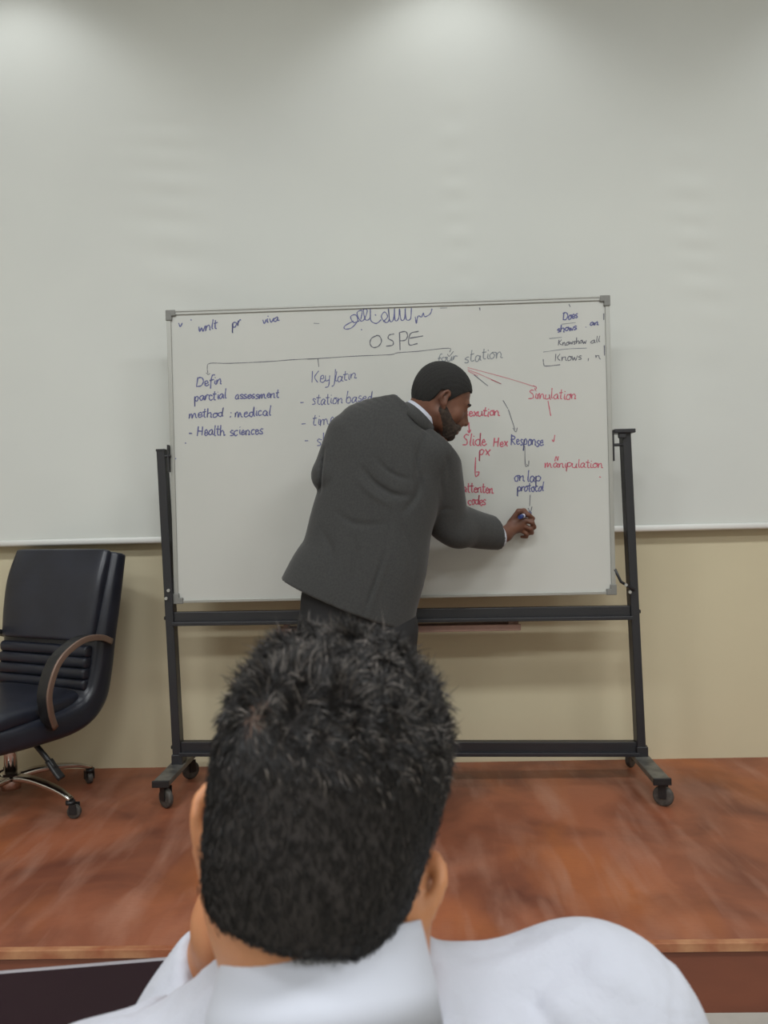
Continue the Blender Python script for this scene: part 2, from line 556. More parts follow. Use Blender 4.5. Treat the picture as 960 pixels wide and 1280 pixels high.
def caster(par, x, y, ang, r=.038, name='caster', world=True, m=m_wheel, zt=.094):
    dx, dy = math.sin(ang), -math.cos(ang)          # direction the wheel trails
    ax = Vector((dy, -dx, 0))
    c = Vector((x + dx * .014, y + dy * .014, r))
    b = MB()
    b.sweep([(x, y, zt), (x, y, zt - .012)], [(.018 * math.cos(k * .6283), .018 * math.sin(k * .6283)) for k in range(10)])
    for s in (-1, 1):
        q = c + ax * (.017 * s)
        b.hexa([tuple(Vector((px_, py_, z_))) for z_ in (r - .006, zt - .010) for (px_, py_) in
                [(q.x + dx * a1 + ax.x * a2, q.y + dy * a1 + ax.y * a2) for a1, a2 in ((-.014, -.0015), (.014, -.0015), (.014, .0015), (-.014, .0015))]])
    co = b.build(name, m_blackplastic if m is m_wheel else m, par, world=world)
    wprof = spline([(0, -.011), (.6, -.0115), (.93, -.009), (1, -.003), (1, .003), (.93, .009), (.6, .0115), (0, .011)], 3)
    V, Fc = [], []
    n = 20
    for pr in wprof:
        for k in range(n):
            a = 2 * math.pi * k / n
            rr = max(pr[0], .02) * r
            q = c + ax * float(pr[1]) + Vector((dx * math.cos(a) * rr, dy * math.cos(a) * rr, math.sin(a) * rr))
            V.append(tuple(q))
    for i in range(len(wprof) - 1):
        for k in range(n):
            Fc.append((i * n + k, i * n + (k + 1) % n, (i + 1) * n + (k + 1) % n, (i + 1) * n + k))
    # offset of the sub-part's parent is nil, so the same frame as the caster
    MB().add(V, Fc, True).build('wheel', m_wheel, co, world=world)
    return co


for s, fc in ((-1, (204, 1010)), (1, (826, 1008))):
    front = atz(*fc, 0.0)
    pb = POSTS[s][1]
    x0 = pb[0]
    fx, fy = float(front[0]), float(front[1])
    ry = 2 * PY - fy - .06
    ry = min(ry, WALL_Y - .05)
    rx = x0 - (fx - x0) * .5
    f0 = np.array([fx, fy - .02, .100]); f1 = np.array([rx, ry, .100])
    MB().beam(f0, f1, .062, .022, up=(0, 0, 1)).build('foot', m_grey_steel, wb, .003)
    MB().box((f0[0], f0[1] - .004, .100), (.066, .010, .026)).build('end_cap', m_blackplastic, wb, .002)
    MB().box((x0, PY, .125), (.045, .066, .05)).build('socket', m_black, wb, .003)
    caster(wb, fx, fy + .012, .9 if s < 0 else 1.0)
    caster(wb, rx, ry - .03, 2.4)

# ---- handwriting ----
FONT = {
 'a': (1.0, [[(.75, .85), (.4, 1), (.05, .55), (.2, .05), (.55, .15), (.78, .9), (.78, .2), (1, .05)]]),
 'b': (.95, [[(.1, 2), (.08, .1), (.5, 0), (.8, .45), (.5, .95), (.1, .6)]]),
 'c': (.8, [[(.7, .85), (.35, 1), (.05, .5), (.3, 0), (.75, .15)]]),
 'd': (1.0, [[(.75, .8), (.4, .95), (.05, .5), (.3, 0), (.7, .3), (.82, 2), (.8, .2), (1, 0)]]),
 'e': (.85, [[(.08, .5), (.65, .6), (.5, 1), (.15, .8), (.1, .2), (.5, 0), (.85, .3)]]),
 'f': (.75, [[(.8, 1.9), (.5, 2), (.35, 1.2), (.3, -.9)], [(.05, .9), (.7, 1)]]),
 'h': (1.0, [[(.1, 2), (.1, 0), (.2, .7), (.55, 1), (.75, .6), (.8, 0), (1, .1)]]),
 'i': (.45, [[(.2, 1), (.2, .2), (.45, .05)], [(.22, 1.45), (.26, 1.55)]]),
 'k': (.9, [[(.1, 2), (.1, 0)], [(.7, 1), (.12, .45), (.8, 0)]]),
 'l': (.45, [[(.2, 2), (.15, .3), (.4, .05)]]),
 'm': (1.4, [[(.05, 1), (.1, 0), (.2, .8), (.45, .95), (.55, 0), (.65, .8), (.95, .95), (1.05, .2), (1.35, .05)]]),
 'n': (1.0, [[(.05, 1), (.1, 0), (.2, .7), (.55, 1), (.7, .6), (.72, .1), (1, .05)]]),
 'o': (.9, [[(.45, 1), (.08, .6), (.2, .05), (.6, .05), (.8, .55), (.45, 1), (.9, .9)]]),
 'p': (.95, [[(.1, 1), (.1, -1), (.1, .6), (.45, 1), (.8, .7), (.55, .1), (.12, .2)]]),
 'r': (.75, [[(.1, 1), (.12, 0), (.2, .6), (.45, .95), (.75, .85)]]),
 's': (.75, [[(.65, .9), (.3, 1), (.12, .7), (.55, .4), (.5, .05), (.05, .05)]]),
 't': (.7, [[(.3, 1.8), (.25, .2), (.6, .05)], [(.0, 1.15), (.65, 1.2)]]),
 'u': (1.0, [[(.08, 1), (.1, .2), (.4, 0), (.7, .3), (.75, 1), (.78, .2), (1, .05)]]),
 'v': (.8, [[(.05, 1), (.35, 0), (.75, 1)]]),
 'w': (1.2, [[(.05, 1), (.25, 0), (.5, .8), (.75, 0), (1.1, 1)]]),
 'x': (.85, [[(.05, 1), (.75, 0)], [(.75, 1), (.05, 0)]]),
 'y': (.9, [[(.08, 1), (.2, .2), (.6, .3)], [(.75, 1), (.55, -.6), (.15, -.9)]]),
 'D': (1.4, [[(.15, 1.7), (.12, 0)], [(0, 1.65), (.8, 1.7), (1.2, .9), (.8, .1), (.05, 0)]]),
 'E': (1.2, [[(1.15, 1.8), (.2, 1.6), (.12, .1), (1.1, .2)], [(.15, .95), (.95, 1.05)]]),
 'H': (1.3, [[(.15, 1.8), (.1, 0)], [(1.0, 1.8), (.95, 0)], [(.1, .9), (1, .95)]]),
 'K': (1.3, [[(.15, 1.8), (.1, 0)], [(1.0, 1.7), (.4, .85), (1.1, .05)]]),
 'M': (1.6, [[(.1, 0), (.2, 1.7), (.7, .6), (1.2, 1.7), (1.3, 0)]]),
 'O': (1.6, [[(.8, 1.8), (.2, 1.3), (.15, .4), (.7, 0), (1.3, .5), (1.3, 1.4), (.8, 1.8)]]),
 'P': (1.2, [[(.2, 1.8), (.1, -.3)], [(.1, 1.7), (.9, 1.6), (.8, .9), (.15, .8)]]),
 'R': (1.2, [[(.2, 1.8), (.1, 0)], [(.1, 1.7), (.9, 1.5), (.7, 1), (.15, .9), (1.1, .05)]]),
 'S': (1.2, [[(1.05, 1.6), (.6, 1.8), (.25, 1.4), (.8, .8), (.85, .2), (.1, .1)]]),
 'U': (1.3, [[(.1, 1.5), (.15, .3), (.5, 0), (.9, .5), (1, 1.5), (1, .1)]]),
 ' ': (.8, []), '-': (.8, [[(.1, .5), (.6, .5)]]), '.': (.4, [[(.15, .05), (.25, .1)]]), ';': (.5, [[(.2, .9), (.25, 1)], [(.2, .2), (.1, -.3)]]),
 '/': (.6, [[(.5, 1.7), (.0, -.6)]]),
}
m_ink = {
 'blue': mat('blue_marker_ink', srgb(92, 94, 140), .6),
 'dark': mat('black_marker_ink', srgb(98, 98, 108), .6),
 'grey': mat('faded_grey_marker_ink', srgb(128, 132, 138), .6),
 'red': mat('red_marker_ink', srgb(186, 88, 106), .6),
 'pink': mat('faded_red_marker_ink', srgb(188, 128, 134), .6),
}


def on_board(px, py):
    d = ray(px, py)
    t = np.dot(BC - CAM, BN) / np.dot(d, BN)
    q = CAM + d * t - BC
    return np.array([q @ BX, q @ BZ])


def ribbon(b, P, w_):
    """flat ink ribbon on the board along board coordinates P"""
    P = [np.array(p) for p in P]
    L, R_ = [], []
    for i, p in enumerate(P):
        d = P[min(i + 1, len(P) - 1)] - P[max(i - 1, 0)]
        d = d / (np.linalg.norm(d) + 1e-9)
        n = np.array([-d[1], d[0]])
        ww = w_ * (.5 + .12 * math.sin(i * 1.7 + len(P)))
        L.append(bp(*(p + n * ww), .0008)); R_.append(bp(*(p - n * ww), .0008))
    n = len(P)
    b.add(L + R_, [(n + i, n + i + 1, i + 1, i) for i in range(n - 1)])


def text_strokes(txt, x0, y0, x1, y1, xh, jit=.085):
    W = sum(FONT[c][0] for c in txt)
    sx = (x1 - x0) / W
    out, cx = [], 0
    for c in txt:
        wd, st_ = FONT[c]
        jy = random.uniform(-.12, .12)
        for s in st_:
            pts = []
            for (a, b) in s:
                a2 = cx + a + b * .06 + random.uniform(-jit, jit)
                b2 = b + jy + random.uniform(-jit, jit)
                t = a2 / W
                pts.append((x0 + a2 * sx, y0 + (y1 - y0) * t - b2 * xh))
            out.append(spline(pts, 4))
        cx += wd
    return out


INK_W = .0048


def write(name, label, col, items, w_=INK_W):
    """items: ('text', x0,y0,x1,y1,xheight) or lists of points, all in photograph pixels, laid down on the board's own plane"""
    for it in items:
        b = MB()
        strokes = text_strokes(*it) if isinstance(it[0], str) else [spline(it, 4)]
        for s in strokes:
            ribbon(b, [on_board(*p) for p in s], w_)
        o = b.build(name, m_ink[col], wb)
        o['label'] = label


def z1(x, y): return (200 + x / 4.8, 360 + y / 4.8)          # enlargements of the photograph -> its pixels
def z2(x, y): return (370 + x / 4.174, 360 + y / 4.174)
def z3(x, y): return (560 + x / 4.0, 360 + y / 4.0)
def z6(x, y): return (660 + x / 8.727, 370 + y / 8.727)
def zz(f_, P): return [f_(*p) for p in P]


W_ = 'handwriting'
write(W_, 'blue handwriting along the top left of the board', 'blue', [
    zz(z1, [(112, 210), (122, 232), (134, 210)]), zz(z1, [(184, 190), (190, 194)]),
    ('wnlt', *z1(232, 262), *z1(345, 240), 6.2), ('pr', *z1(432, 240), *z1(485, 222), 6.5), ('viva', *z1(612, 215), *z1(715, 196), 5.2)])
write(W_, 'blue Arabic script at the top centre of the board', 'blue', [
    zz(z2, [(710, 108), (700, 135), (672, 150), (664, 130), (655, 152), (640, 145), (632, 160), (628, 186), (622, 150)]),
    zz(z2, [(602, 104), (598, 160), (575, 163), (570, 105), (566, 160), (548, 165), (540, 108)]),
    zz(z2, [(540, 108), (535, 160), (517, 168), (514, 106), (508, 165), (490, 172), (482, 108)]),
    zz(z2, [(482, 108), (486, 165), (468, 180), (445, 150), (462, 125), (478, 150), (455, 176)]),
    zz(z2, [(445, 165), (420, 185), (392, 172), (388, 140)]), zz(z2, [(412, 138), (418, 144)]),
    zz(z2, [(388, 106), (385, 158), (362, 165), (352, 112), (372, 118), (355, 165), (335, 170), (318, 130), (345, 118), (338, 165)]),
    zz(z2, [(330, 172), (300, 180), (285, 150), (310, 140), (322, 170), (290, 208), (256, 214), (255, 198), (300, 172)]),
    zz(z2, [(340, 215), (344, 220)])], .004)
write(W_, 'title OSPE in large black capitals', 'dark', [
    zz(z2, [(428, 246), (395, 262), (386, 290), (402, 310), (430, 304), (446, 278), (436, 252), (418, 248)]),
    zz(z2, [(512, 240), (486, 246), (482, 264), (506, 278), (504, 298), (470, 304)]),
    zz(z2, [(540, 232), (543, 325)]), zz(z2, [(540, 232), (572, 228), (582, 250), (570, 272), (542, 276)]),
    zz(z2, [(640, 226), (596, 240), (590, 296), (634, 290)]), zz(z2, [(594, 262), (664, 250)])], .0042)
write(W_, 'thin black branching line under the title', 'dark', [
    zz(z1, [(288, 512), (284, 480), (300, 452), (420, 452), (640, 442), (800, 430), (940, 424)]),
    zz(z1, [(276, 508), (290, 520), (300, 512)]),
    zz(z2, [(60, 372), (300, 356), (490, 348), (530, 338), (640, 330), (795, 314), (802, 335)]),
    zz(z2, [(790, 345), (800, 356), (822, 330)]), zz(z2, [(114, 368), (119, 412)])], .0026)
write(W_, 'blue note under the left branch', 'blue', [
    ('Defin', *z1(218, 590), *z1(372, 575), 6.0), ('parctial', *z1(205, 680), *z1(400, 665), 6.2), ('assessment', *z1(448, 668), *z1(715, 655), 5.2),
    ('method', *z1(175, 782), *z1(382, 772), 5.6), (';', *z1(420, 775), *z1(432, 775), 5), ('medical', *z1(448, 775), *z1(668, 765), 6.2),
    ('-', *z1(172, 882), *z1(196, 882), 5), ('Health', *z1(222, 888), *z1(390, 880), 6.4), ('sciences', *z1(420, 886), *z1(620, 872), 6.0),
    zz(z1, [(150, 930), (158, 932)]), zz(z1, [(92, 1022), (97, 1026)])])
write(W_, 'blue note under the middle branch, partly hidden', 'blue', [
    ('Key', *z2(80, 490), *z2(180, 492), 8.2), zz(z2, [(206, 424), (200, 500), (186, 514)]), ('Latin'[0].lower() + 'atin', *z2(200, 492), *z2(316, 470), 6.6),
    ('-', *z2(16, 608), *z2(44, 606), 6), ('station', *z2(84, 610), *z2(245, 600), 7.0), ('based', *z2(262, 598), *z2(400, 590), 7.0), ('asses', *z2(430, 590), *z2(530, 582), 5.0),
    ('-', *z2(26, 722), *z2(54, 720), 6), ('time', *z2(84, 718), *z2(205, 708), 7.4),
    ('-', *z2(42, 808), *z2(74, 806), 6), ('sk', *z2(106, 822), *z2(170, 815), 7.6)], .0036)
write(W_, 'faded grey words above the bent man', 'grey', [
    ('four', *z2(735, 385), *z2(840, 375), 5), ('station', *z3(82, 375), *z3(272, 345), 7.6)], .004)
write(W_, 'three fine red lines fanning out beside the head', 'pink', [
    [z3(98, 408), z3(160, 432), z3(266, 480)], [z3(98, 398), z3(300, 452), z3(442, 496)], [z3(100, 415), z3(150, 440)]], .003)
write(W_, 'red stroke at the middle line', 'red', [[z3(216, 458), z3(266, 480)], zz(z3, [(424, 488), (442, 496), (436, 512), (434, 500)])], .003)
write(W_, 'dark short lines and arrow', 'dark', [
    [z3(130, 434), z3(200, 490)], zz(z3, [(275, 562), (300, 604)]), zz(z3, [(302, 608), (335, 708)]),
    zz(z3, [(324, 700), (340, 720), (346, 698)]),
    zz(z3, [(384, 790), (386, 885), (396, 890)]), zz(z3, [(392, 880), (402, 890), (404, 862)]),
    zz(z3, [(411, 1034), (408, 1090)]), zz(z3, [(400, 1100), (412, 1120), (420, 1092)])], .003)
write(W_, 'red words down the column right of the face', 'red', [
    ('sexution', *z3(82, 644), *z3(258, 638), 6), ('Slide', *z3(68, 790), *z3(192, 790), 8), ('Hex', *z3(226, 795), *z3(300, 792), 6), ('px', *z3(155, 836), *z3(212, 838), 7),
    zz(z3, [(104, 672), (106, 720)]), zz(z3, [(98, 712), (106, 724), (113, 708)]),
    zz(z3, [(138, 846), (136, 932), (146, 940), (156, 922), (140, 920)]),
    ('attenten', *z3(72, 1020), *z3(228, 1025), 6.4), ('codes', *z3(100, 1082), *z3(190, 1086), 6)])
write(W_, 'red words at the right of the board', 'red', [
    ('Simulation', *z3(398, 555), *z3(642, 556), 6.4), ('manipulation', *z3(484, 895), *z3(775, 900), 5.6), zz(z3, [(534, 866), (540, 842), (548, 862), (552, 842)]),
    zz(z3, [(500, 565), (508, 610), (514, 640)]), zz(z3, [(534, 735), (528, 768), (520, 758)]), zz(z3, [(756, 944), (764, 946)])], .0038)
write(W_, 'blue words above the writing hand', 'blue', [
    ('Response', *z3(312, 785), *z3(478, 792), 7.4), ('on', *z3(328, 965), *z3(385, 965), 7), ('lap', *z3(396, 968), *z3(464, 970), 7), ('protocol', *z3(345, 1015), *z3(480, 1018), 6.2)])
write(W_, 'blue list in the top right corner', 'blue', [
    ('Does', *z6(378, 265), *z6(545, 235), 5), ('shows', *z6(318, 395), *z6(535, 370), 4.6), ('.', *z6(622, 345), *z6(650, 342), 4), ('an', *z6(675, 325), *z6(770, 312), 3.6)])
write(W_, 'black list in the top right corner', 'dark', [
    ('Knowshow', *z6(325, 540), *z6(640, 515), 3.8), ('all', *z6(680, 520), *z6(790, 500), 3.8),
    ('Knows', *z6(290, 710), *z6(590, 695), 5.2), ('n', *z6(735, 675), *z6(795, 690), 3.6),
    zz(z6, [(165, 690), (172, 745), (195, 765), (350, 750)]), zz(z6, [(660, 680), (655, 710)]), zz(z6, [(445, 90), (462, 120)])], .0032)
write(W_, 'faint smudged rules in the top right corner', 'grey', [
    [z6(165, 612), z6(400, 580), z6(640, 568)], [z6(230, 465), z6(370, 450)], [z6(370, 308), z6(520, 290)],
    zz(z2, [(752, 105), (788, 104)]), zz(z2, [(92, 184), (122, 186)])], .0026)
write(W_, 'small dark marks at the board edge', 'dark', [
    zz(z6, [(825, 190), (826, 262)]), zz(z6, [(832, 540), (834, 650)]), zz(z3, [(158, 98), (160, 112)])], .004)


# ------------------------------------------------------------------ implicit surfaces (figures, cushions)
class Field:
    def __init__(s, lo, hi, h):
        s.o, s.h = np.array(lo, float), h
        s.n = np.ceil((np.array(hi) - lo) / h).astype(int) + 1
        s.D = np.full(s.n, .06, np.float32)

    def region(s, lo, hi, pad):
        a = np.maximum(((np.array(lo) - pad - s.o) / s.h).astype(int), 0)
        b = np.minimum(((np.array(hi) + pad - s.o) / s.h).astype(int) + 2, s.n)
        sl = tuple(slice(a[i], max(b[i], a[i])) for i in range(3))
        ax = [(np.arange(a[i], max(b[i], a[i])) * s.h + s.o[i]).astype(np.float32) for i in range(3)]
        return sl, ax[0][:, None, None], ax[1][None, :, None], ax[2][None, None, :]

    def put(s, sl, d, k, op):
        A = s.D[sl]
        if A.size == 0: return
        if op == 'sub':
            d = -d
            h = np.clip(.5 - .5 * (A - d) / k, 0, 1)
            s.D[sl] = A * (1 - h) + d * h + k * h * (1 - h)
        else:
            h = np.clip(.5 + .5 * (A - d) / k, 0, 1)
            s.D[sl] = A * (1 - h) + d * h - k * h * (1 - h)

    def cap(s, a, b, ra, rb=None, k=.01, op='add'):
        rb = ra if rb is None else rb
        a, b = np.array(a, float), np.array(b, float)
        r = max(ra, rb)
        sl, x, y, z = s.region(np.minimum(a, b) - r, np.maximum(a, b) + r, max(k, .012) + .008)
        w_ = b - a
        L2 = w_ @ w_ + 1e-12
        t = np.clip(((x - a[0]) * w_[0] + (y - a[1]) * w_[1] + (z - a[2]) * w_[2]) / L2, 0, 1)
        d = np.sqrt((x - a[0] - t * w_[0]) ** 2 + (y - a[1] - t * w_[1]) ** 2 + (z - a[2] - t * w_[2]) ** 2) - (ra + (rb - ra) * t)
        s.put(sl, d, k, op)
        return s

    def chain(s, P, R, k=.01, op='add'):
        for i in range(len(P) - 1): s.cap(P[i], P[i + 1], R[i], R[i + 1], k, op)
        return s

    def ell(s, c, r, B=None, k=.01, op='add'):
        """B: 3x3 rows = ellipsoid axes in world"""
        c, r = np.array(c, float), np.array(r, float)
        B = np.eye(3) if B is None else np.array(B)
        R = r.max()
        sl, x, y, z = s.region(c - R, c + R, max(k, .012) + .008)
        x, y, z = x - c[0], y - c[1], z - c[2]
        k0 = k1 = 0
        for i in range(3):
            q = x * B[i][0] + y * B[i][1] + z * B[i][2]
            k0 = k0 + (q / r[i]) ** 2
            k1 = k1 + (q / r[i] ** 2) ** 2
        k0, k1 = np.sqrt(k0), np.sqrt(k1) + 1e-6
        s.put(sl, k0 * (k0 - 1) / k1, k, op)
        return s

    def loft(s, secs, side, k=.01, sub=5, op='add', pw=2.0, seamk=.006):
        """secs: (centre, half width along side, half depth); cross sections are (super)ellipses"""
        A = spline([list(c) + [a, b] for c, a, b in secs], sub)
        lo = np.min([q[:3] for q in A], 0) - max(q[3] for q in A)
        hi = np.max([q[:3] for q in A], 0) + max(q[3] for q in A)
        T = Field(lo - .03, hi + .03, s.h)
        T.o = s.o + np.round((T.o - s.o) / s.h) * s.h
        side = np.array(side, float)
        sl, x, y, z = T.region(lo, hi, .03)
        m = len(A) - 1
        best = None
        for i in range(m):
            a, b = A[i], A[i + 1]
            w_ = b[:3] - a[:3]
            L = np.linalg.norm(w_)
            w_ = w_ / L
            X, Y, Z_ = x - a[0], y - a[1], z - a[2]
            q = X * w_[0] + Y * w_[1] + Z_ * w_[2]
            t = np.clip(q / L, 0, 1)
            al = np.abs(q - t * L)
            e = (X - t * L * w_[0]) ** 2 + (Y - t * L * w_[1]) ** 2 + (Z_ - t * L * w_[2]) ** 2
            g = i + t
            if best is None:
                best, G, AL = e, g.copy(), al.copy()
            else:
                mk_ = e < best
                best = np.where(mk_, e, best); G = np.where(mk_, g, G); AL = np.where(mk_, al, AL)
        ends = (G <= 1e-6) | (G >= m - 1e-6)
        AL = np.where(ends, AL, 0)
        gi = np.arange(m + 1)
        Aa = np.array(A)
        cx, cy, cz, ra, rb = [np.interp(G.ravel(), gi, Aa[:, k_]).reshape(G.shape) for k_ in range(5)]
        tg = np.gradient(Aa[:, :3], axis=0)
        tg /= np.linalg.norm(tg, axis=1)[:, None]
        U_ = side - tg * (tg @ side)[:, None]
        U_ /= np.linalg.norm(U_, axis=1)[:, None]
        V_ = np.cross(tg, U_)
        X, Y, Z_ = x - cx, y - cy, z - cz
        qu = qv = 0
        for k_, c_ in enumerate((X, Y, Z_)):
            qu = qu + c_ * np.interp(G.ravel(), gi, U_[:, k_]).reshape(G.shape)
            qv = qv + c_ * np.interp(G.ravel(), gi, V_[:, k_]).reshape(G.shape)
        qu, qv = np.abs(qu) + 1e-9, np.abs(qv) + 1e-9
        k0 = ((qu / ra) ** pw + (qv / rb) ** pw) ** (1 / pw)
        gr = np.sqrt((qu ** (pw - 1) / ra ** pw) ** 2 + (qv ** (pw - 1) / rb ** pw) ** 2) * k0 ** (1 - pw) + 1e-6
        d = np.clip((k0 - 1) / gr, -.2, .2)
        d = np.where(AL > 0, np.where(d > 0, np.sqrt(d * d + AL * AL), AL), d)
        T.D = np.full(T.n, .06, np.float32)
        T.D[sl] = np.minimum(d, .06)
        o = np.round((T.o - s.o) / s.h).astype(int)
        a = np.maximum(o, 0)
        b = np.minimum(o + T.n, s.n)
        if (b <= a).any(): return s
        sl = tuple(slice(a[i], b[i]) for i in range(3))
        ts = tuple(slice(a[i] - o[i], b[i] - o[i]) for i in range(3))
        s.put(sl, T.D[ts], k, op)
        return s

    def cut(s, p, n, k=.002):
        """remove everything on the side n points to"""
        p, n = np.array(p, float), np.array(n, float)
        n /= np.linalg.norm(n)
        sl, x, y, z = s.region(s.o, s.o + s.n * s.h, 0)
        d = (x - p[0]) * n[0] + (y - p[1]) * n[1] + (z - p[2]) * n[2]
        s.D = np.maximum(s.D, d.astype(np.float32))
        return s

    def crease(s, P, amp, wid, dirn=(0, 1, 0)):
        """press (amp > 0) or raise (amp < 0) a fold along polyline P seen along dirn (only near P)"""
        dn = np.array(dirn, float); dn /= np.linalg.norm(dn)
        P = spline(P, 4)
        lo, hi = np.min(P, 0), np.max(P, 0)
        sl, x, y, z = s.region(lo, hi, wid * 3 + .05)
        best = None
        m = len(P) - 1
        for i in range(m):
            a, b = P[i], P[i + 1]
            w_ = b - a
            w_ = w_ - dn * (w_ @ dn)
            L2 = w_ @ w_ + 1e-12
            X, Y, Z_ = x - a[0], y - a[1], z - a[2]
            q = X * dn[0] + Y * dn[1] + Z_ * dn[2]
            X, Y, Z_ = X - q * dn[0], Y - q * dn[1], Z_ - q * dn[2]
            t = np.clip((X * w_[0] + Y * w_[1] + Z_ * w_[2]) / L2, 0, 1)
            d2 = (X - t * w_[0]) ** 2 + (Y - t * w_[1]) ** 2 + (Z_ - t * w_[2]) ** 2
            g = (i + t) / m
            val = np.exp(-d2 / wid ** 2) * np.sin(np.pi * np.clip(.08 + .84 * g, 0, 1)) * np.exp(-(q / .06) ** 2)
            best = val if best is None else np.maximum(best, val)
        s.D[sl] += (amp * best).astype(np.float32)
        return s

    def wobble(s, amp, f, seed=0):
        r_ = np.random.default_rng(seed)
        sl, x, y, z = s.region(s.o, s.o + s.n * s.h, 0)
        acc = 0
        for i in range(5):
            q = r_.normal(size=3); q /= np.linalg.norm(q)
            ff = f * (1 + .35 * i)
            ph = r_.uniform(0, 6.28)
            acc = acc + np.sin(ff * (q[0] * x + q[1] * y + q[2] * z) + ph) / (1 + .4 * i)
        s.D += (amp * acc / 2).astype(np.float32)
        return s

    def mesh(s, relax=2):
        D, h, o = s.D, s.h, s.o
        S_ = D < 0
        S_[0] = S_[-1] = False; S_[:, 0] = S_[:, -1] = False; S_[:, :, 0] = S_[:, :, -1] = False
        D = np.where(S_, D, np.maximum(D, 1e-5))
        n0, n1, n2 = S_.shape
        cnt = np.zeros((n0 - 1, n1 - 1, n2 - 1), np.uint8)
        cor = [(i, j, k) for i in (0, 1) for j in (0, 1) for k in (0, 1)]
        for i, j, k in cor: cnt += S_[i:n0 - 1 + i, j:n1 - 1 + j, k:n2 - 1 + k]
        act = (cnt > 0) & (cnt < 8)
        idx = np.argwhere(act)
        ids = np.full(act.shape, -1, np.int32)
        ids[act] = np.arange(len(idx))
        val = np.stack([D[idx[:, 0] + c[0], idx[:, 1] + c[1], idx[:, 2] + c[2]] for c in cor], 1)
        acc = np.zeros((len(idx), 3)); num = np.zeros(len(idx))
        for a in range(8):
            for b in range(a + 1, 8):
                ca, cb = np.array(cor[a]), np.array(cor[b])
                if np.abs(ca - cb).sum() != 1: continue
                va, vb = val[:, a], val[:, b]
                m = (va < 0) != (vb < 0)
                t = np.where(m, va / np.where(va - vb == 0, 1, va - vb), 0)
                acc += m[:, None] * (ca + t[:, None] * (cb - ca)); num += m
        V = (idx + acc / num[:, None]) * h + o
        Q = []
        for ax in range(3):
            e = np.moveaxis(S_, ax, 0)
            idm = np.moveaxis(ids, ax, 0)
            df = e[:-1] != e[1:]
            df = df[:, 1:-1, 1:-1]
            q = np.argwhere(df)
            i, j, k = q[:, 0], q[:, 1] + 1, q[:, 2] + 1
            quad = np.stack([idm[i, j - 1, k - 1], idm[i, j, k - 1], idm[i, j, k], idm[i, j - 1, k]], 1)
            ins = e[:-1][i, j, k]
            flip = ~ins if ax != 1 else ins
            quad[flip] = quad[flip][:, ::-1]
            Q.append(quad)
        Q = np.concatenate(Q)
        for _ in range(relax):
            A = np.zeros_like(V); c = np.zeros(len(V))
            for a, b in ((0, 1), (1, 2), (2, 3), (3, 0)):
                for p, q in ((a, b), (b, a)):
                    A += np.stack([np.bincount(Q[:, p], V[Q[:, q], d], len(V)) for d in range(3)], 1)
                    c += np.bincount(Q[:, p], minlength=len(V))
            V = .5 * V + .5 * A / np.maximum(c, 1)[:, None]
        return V, Q

    def build(s, name, mat_, parent, relax=2, world=True):
        V, Q = s.mesh(relax)
        me = fast_mesh(name, V - (off(parent) if world else 0), Q)
        smooth(me)
        return link(name, me, mat_, parent)


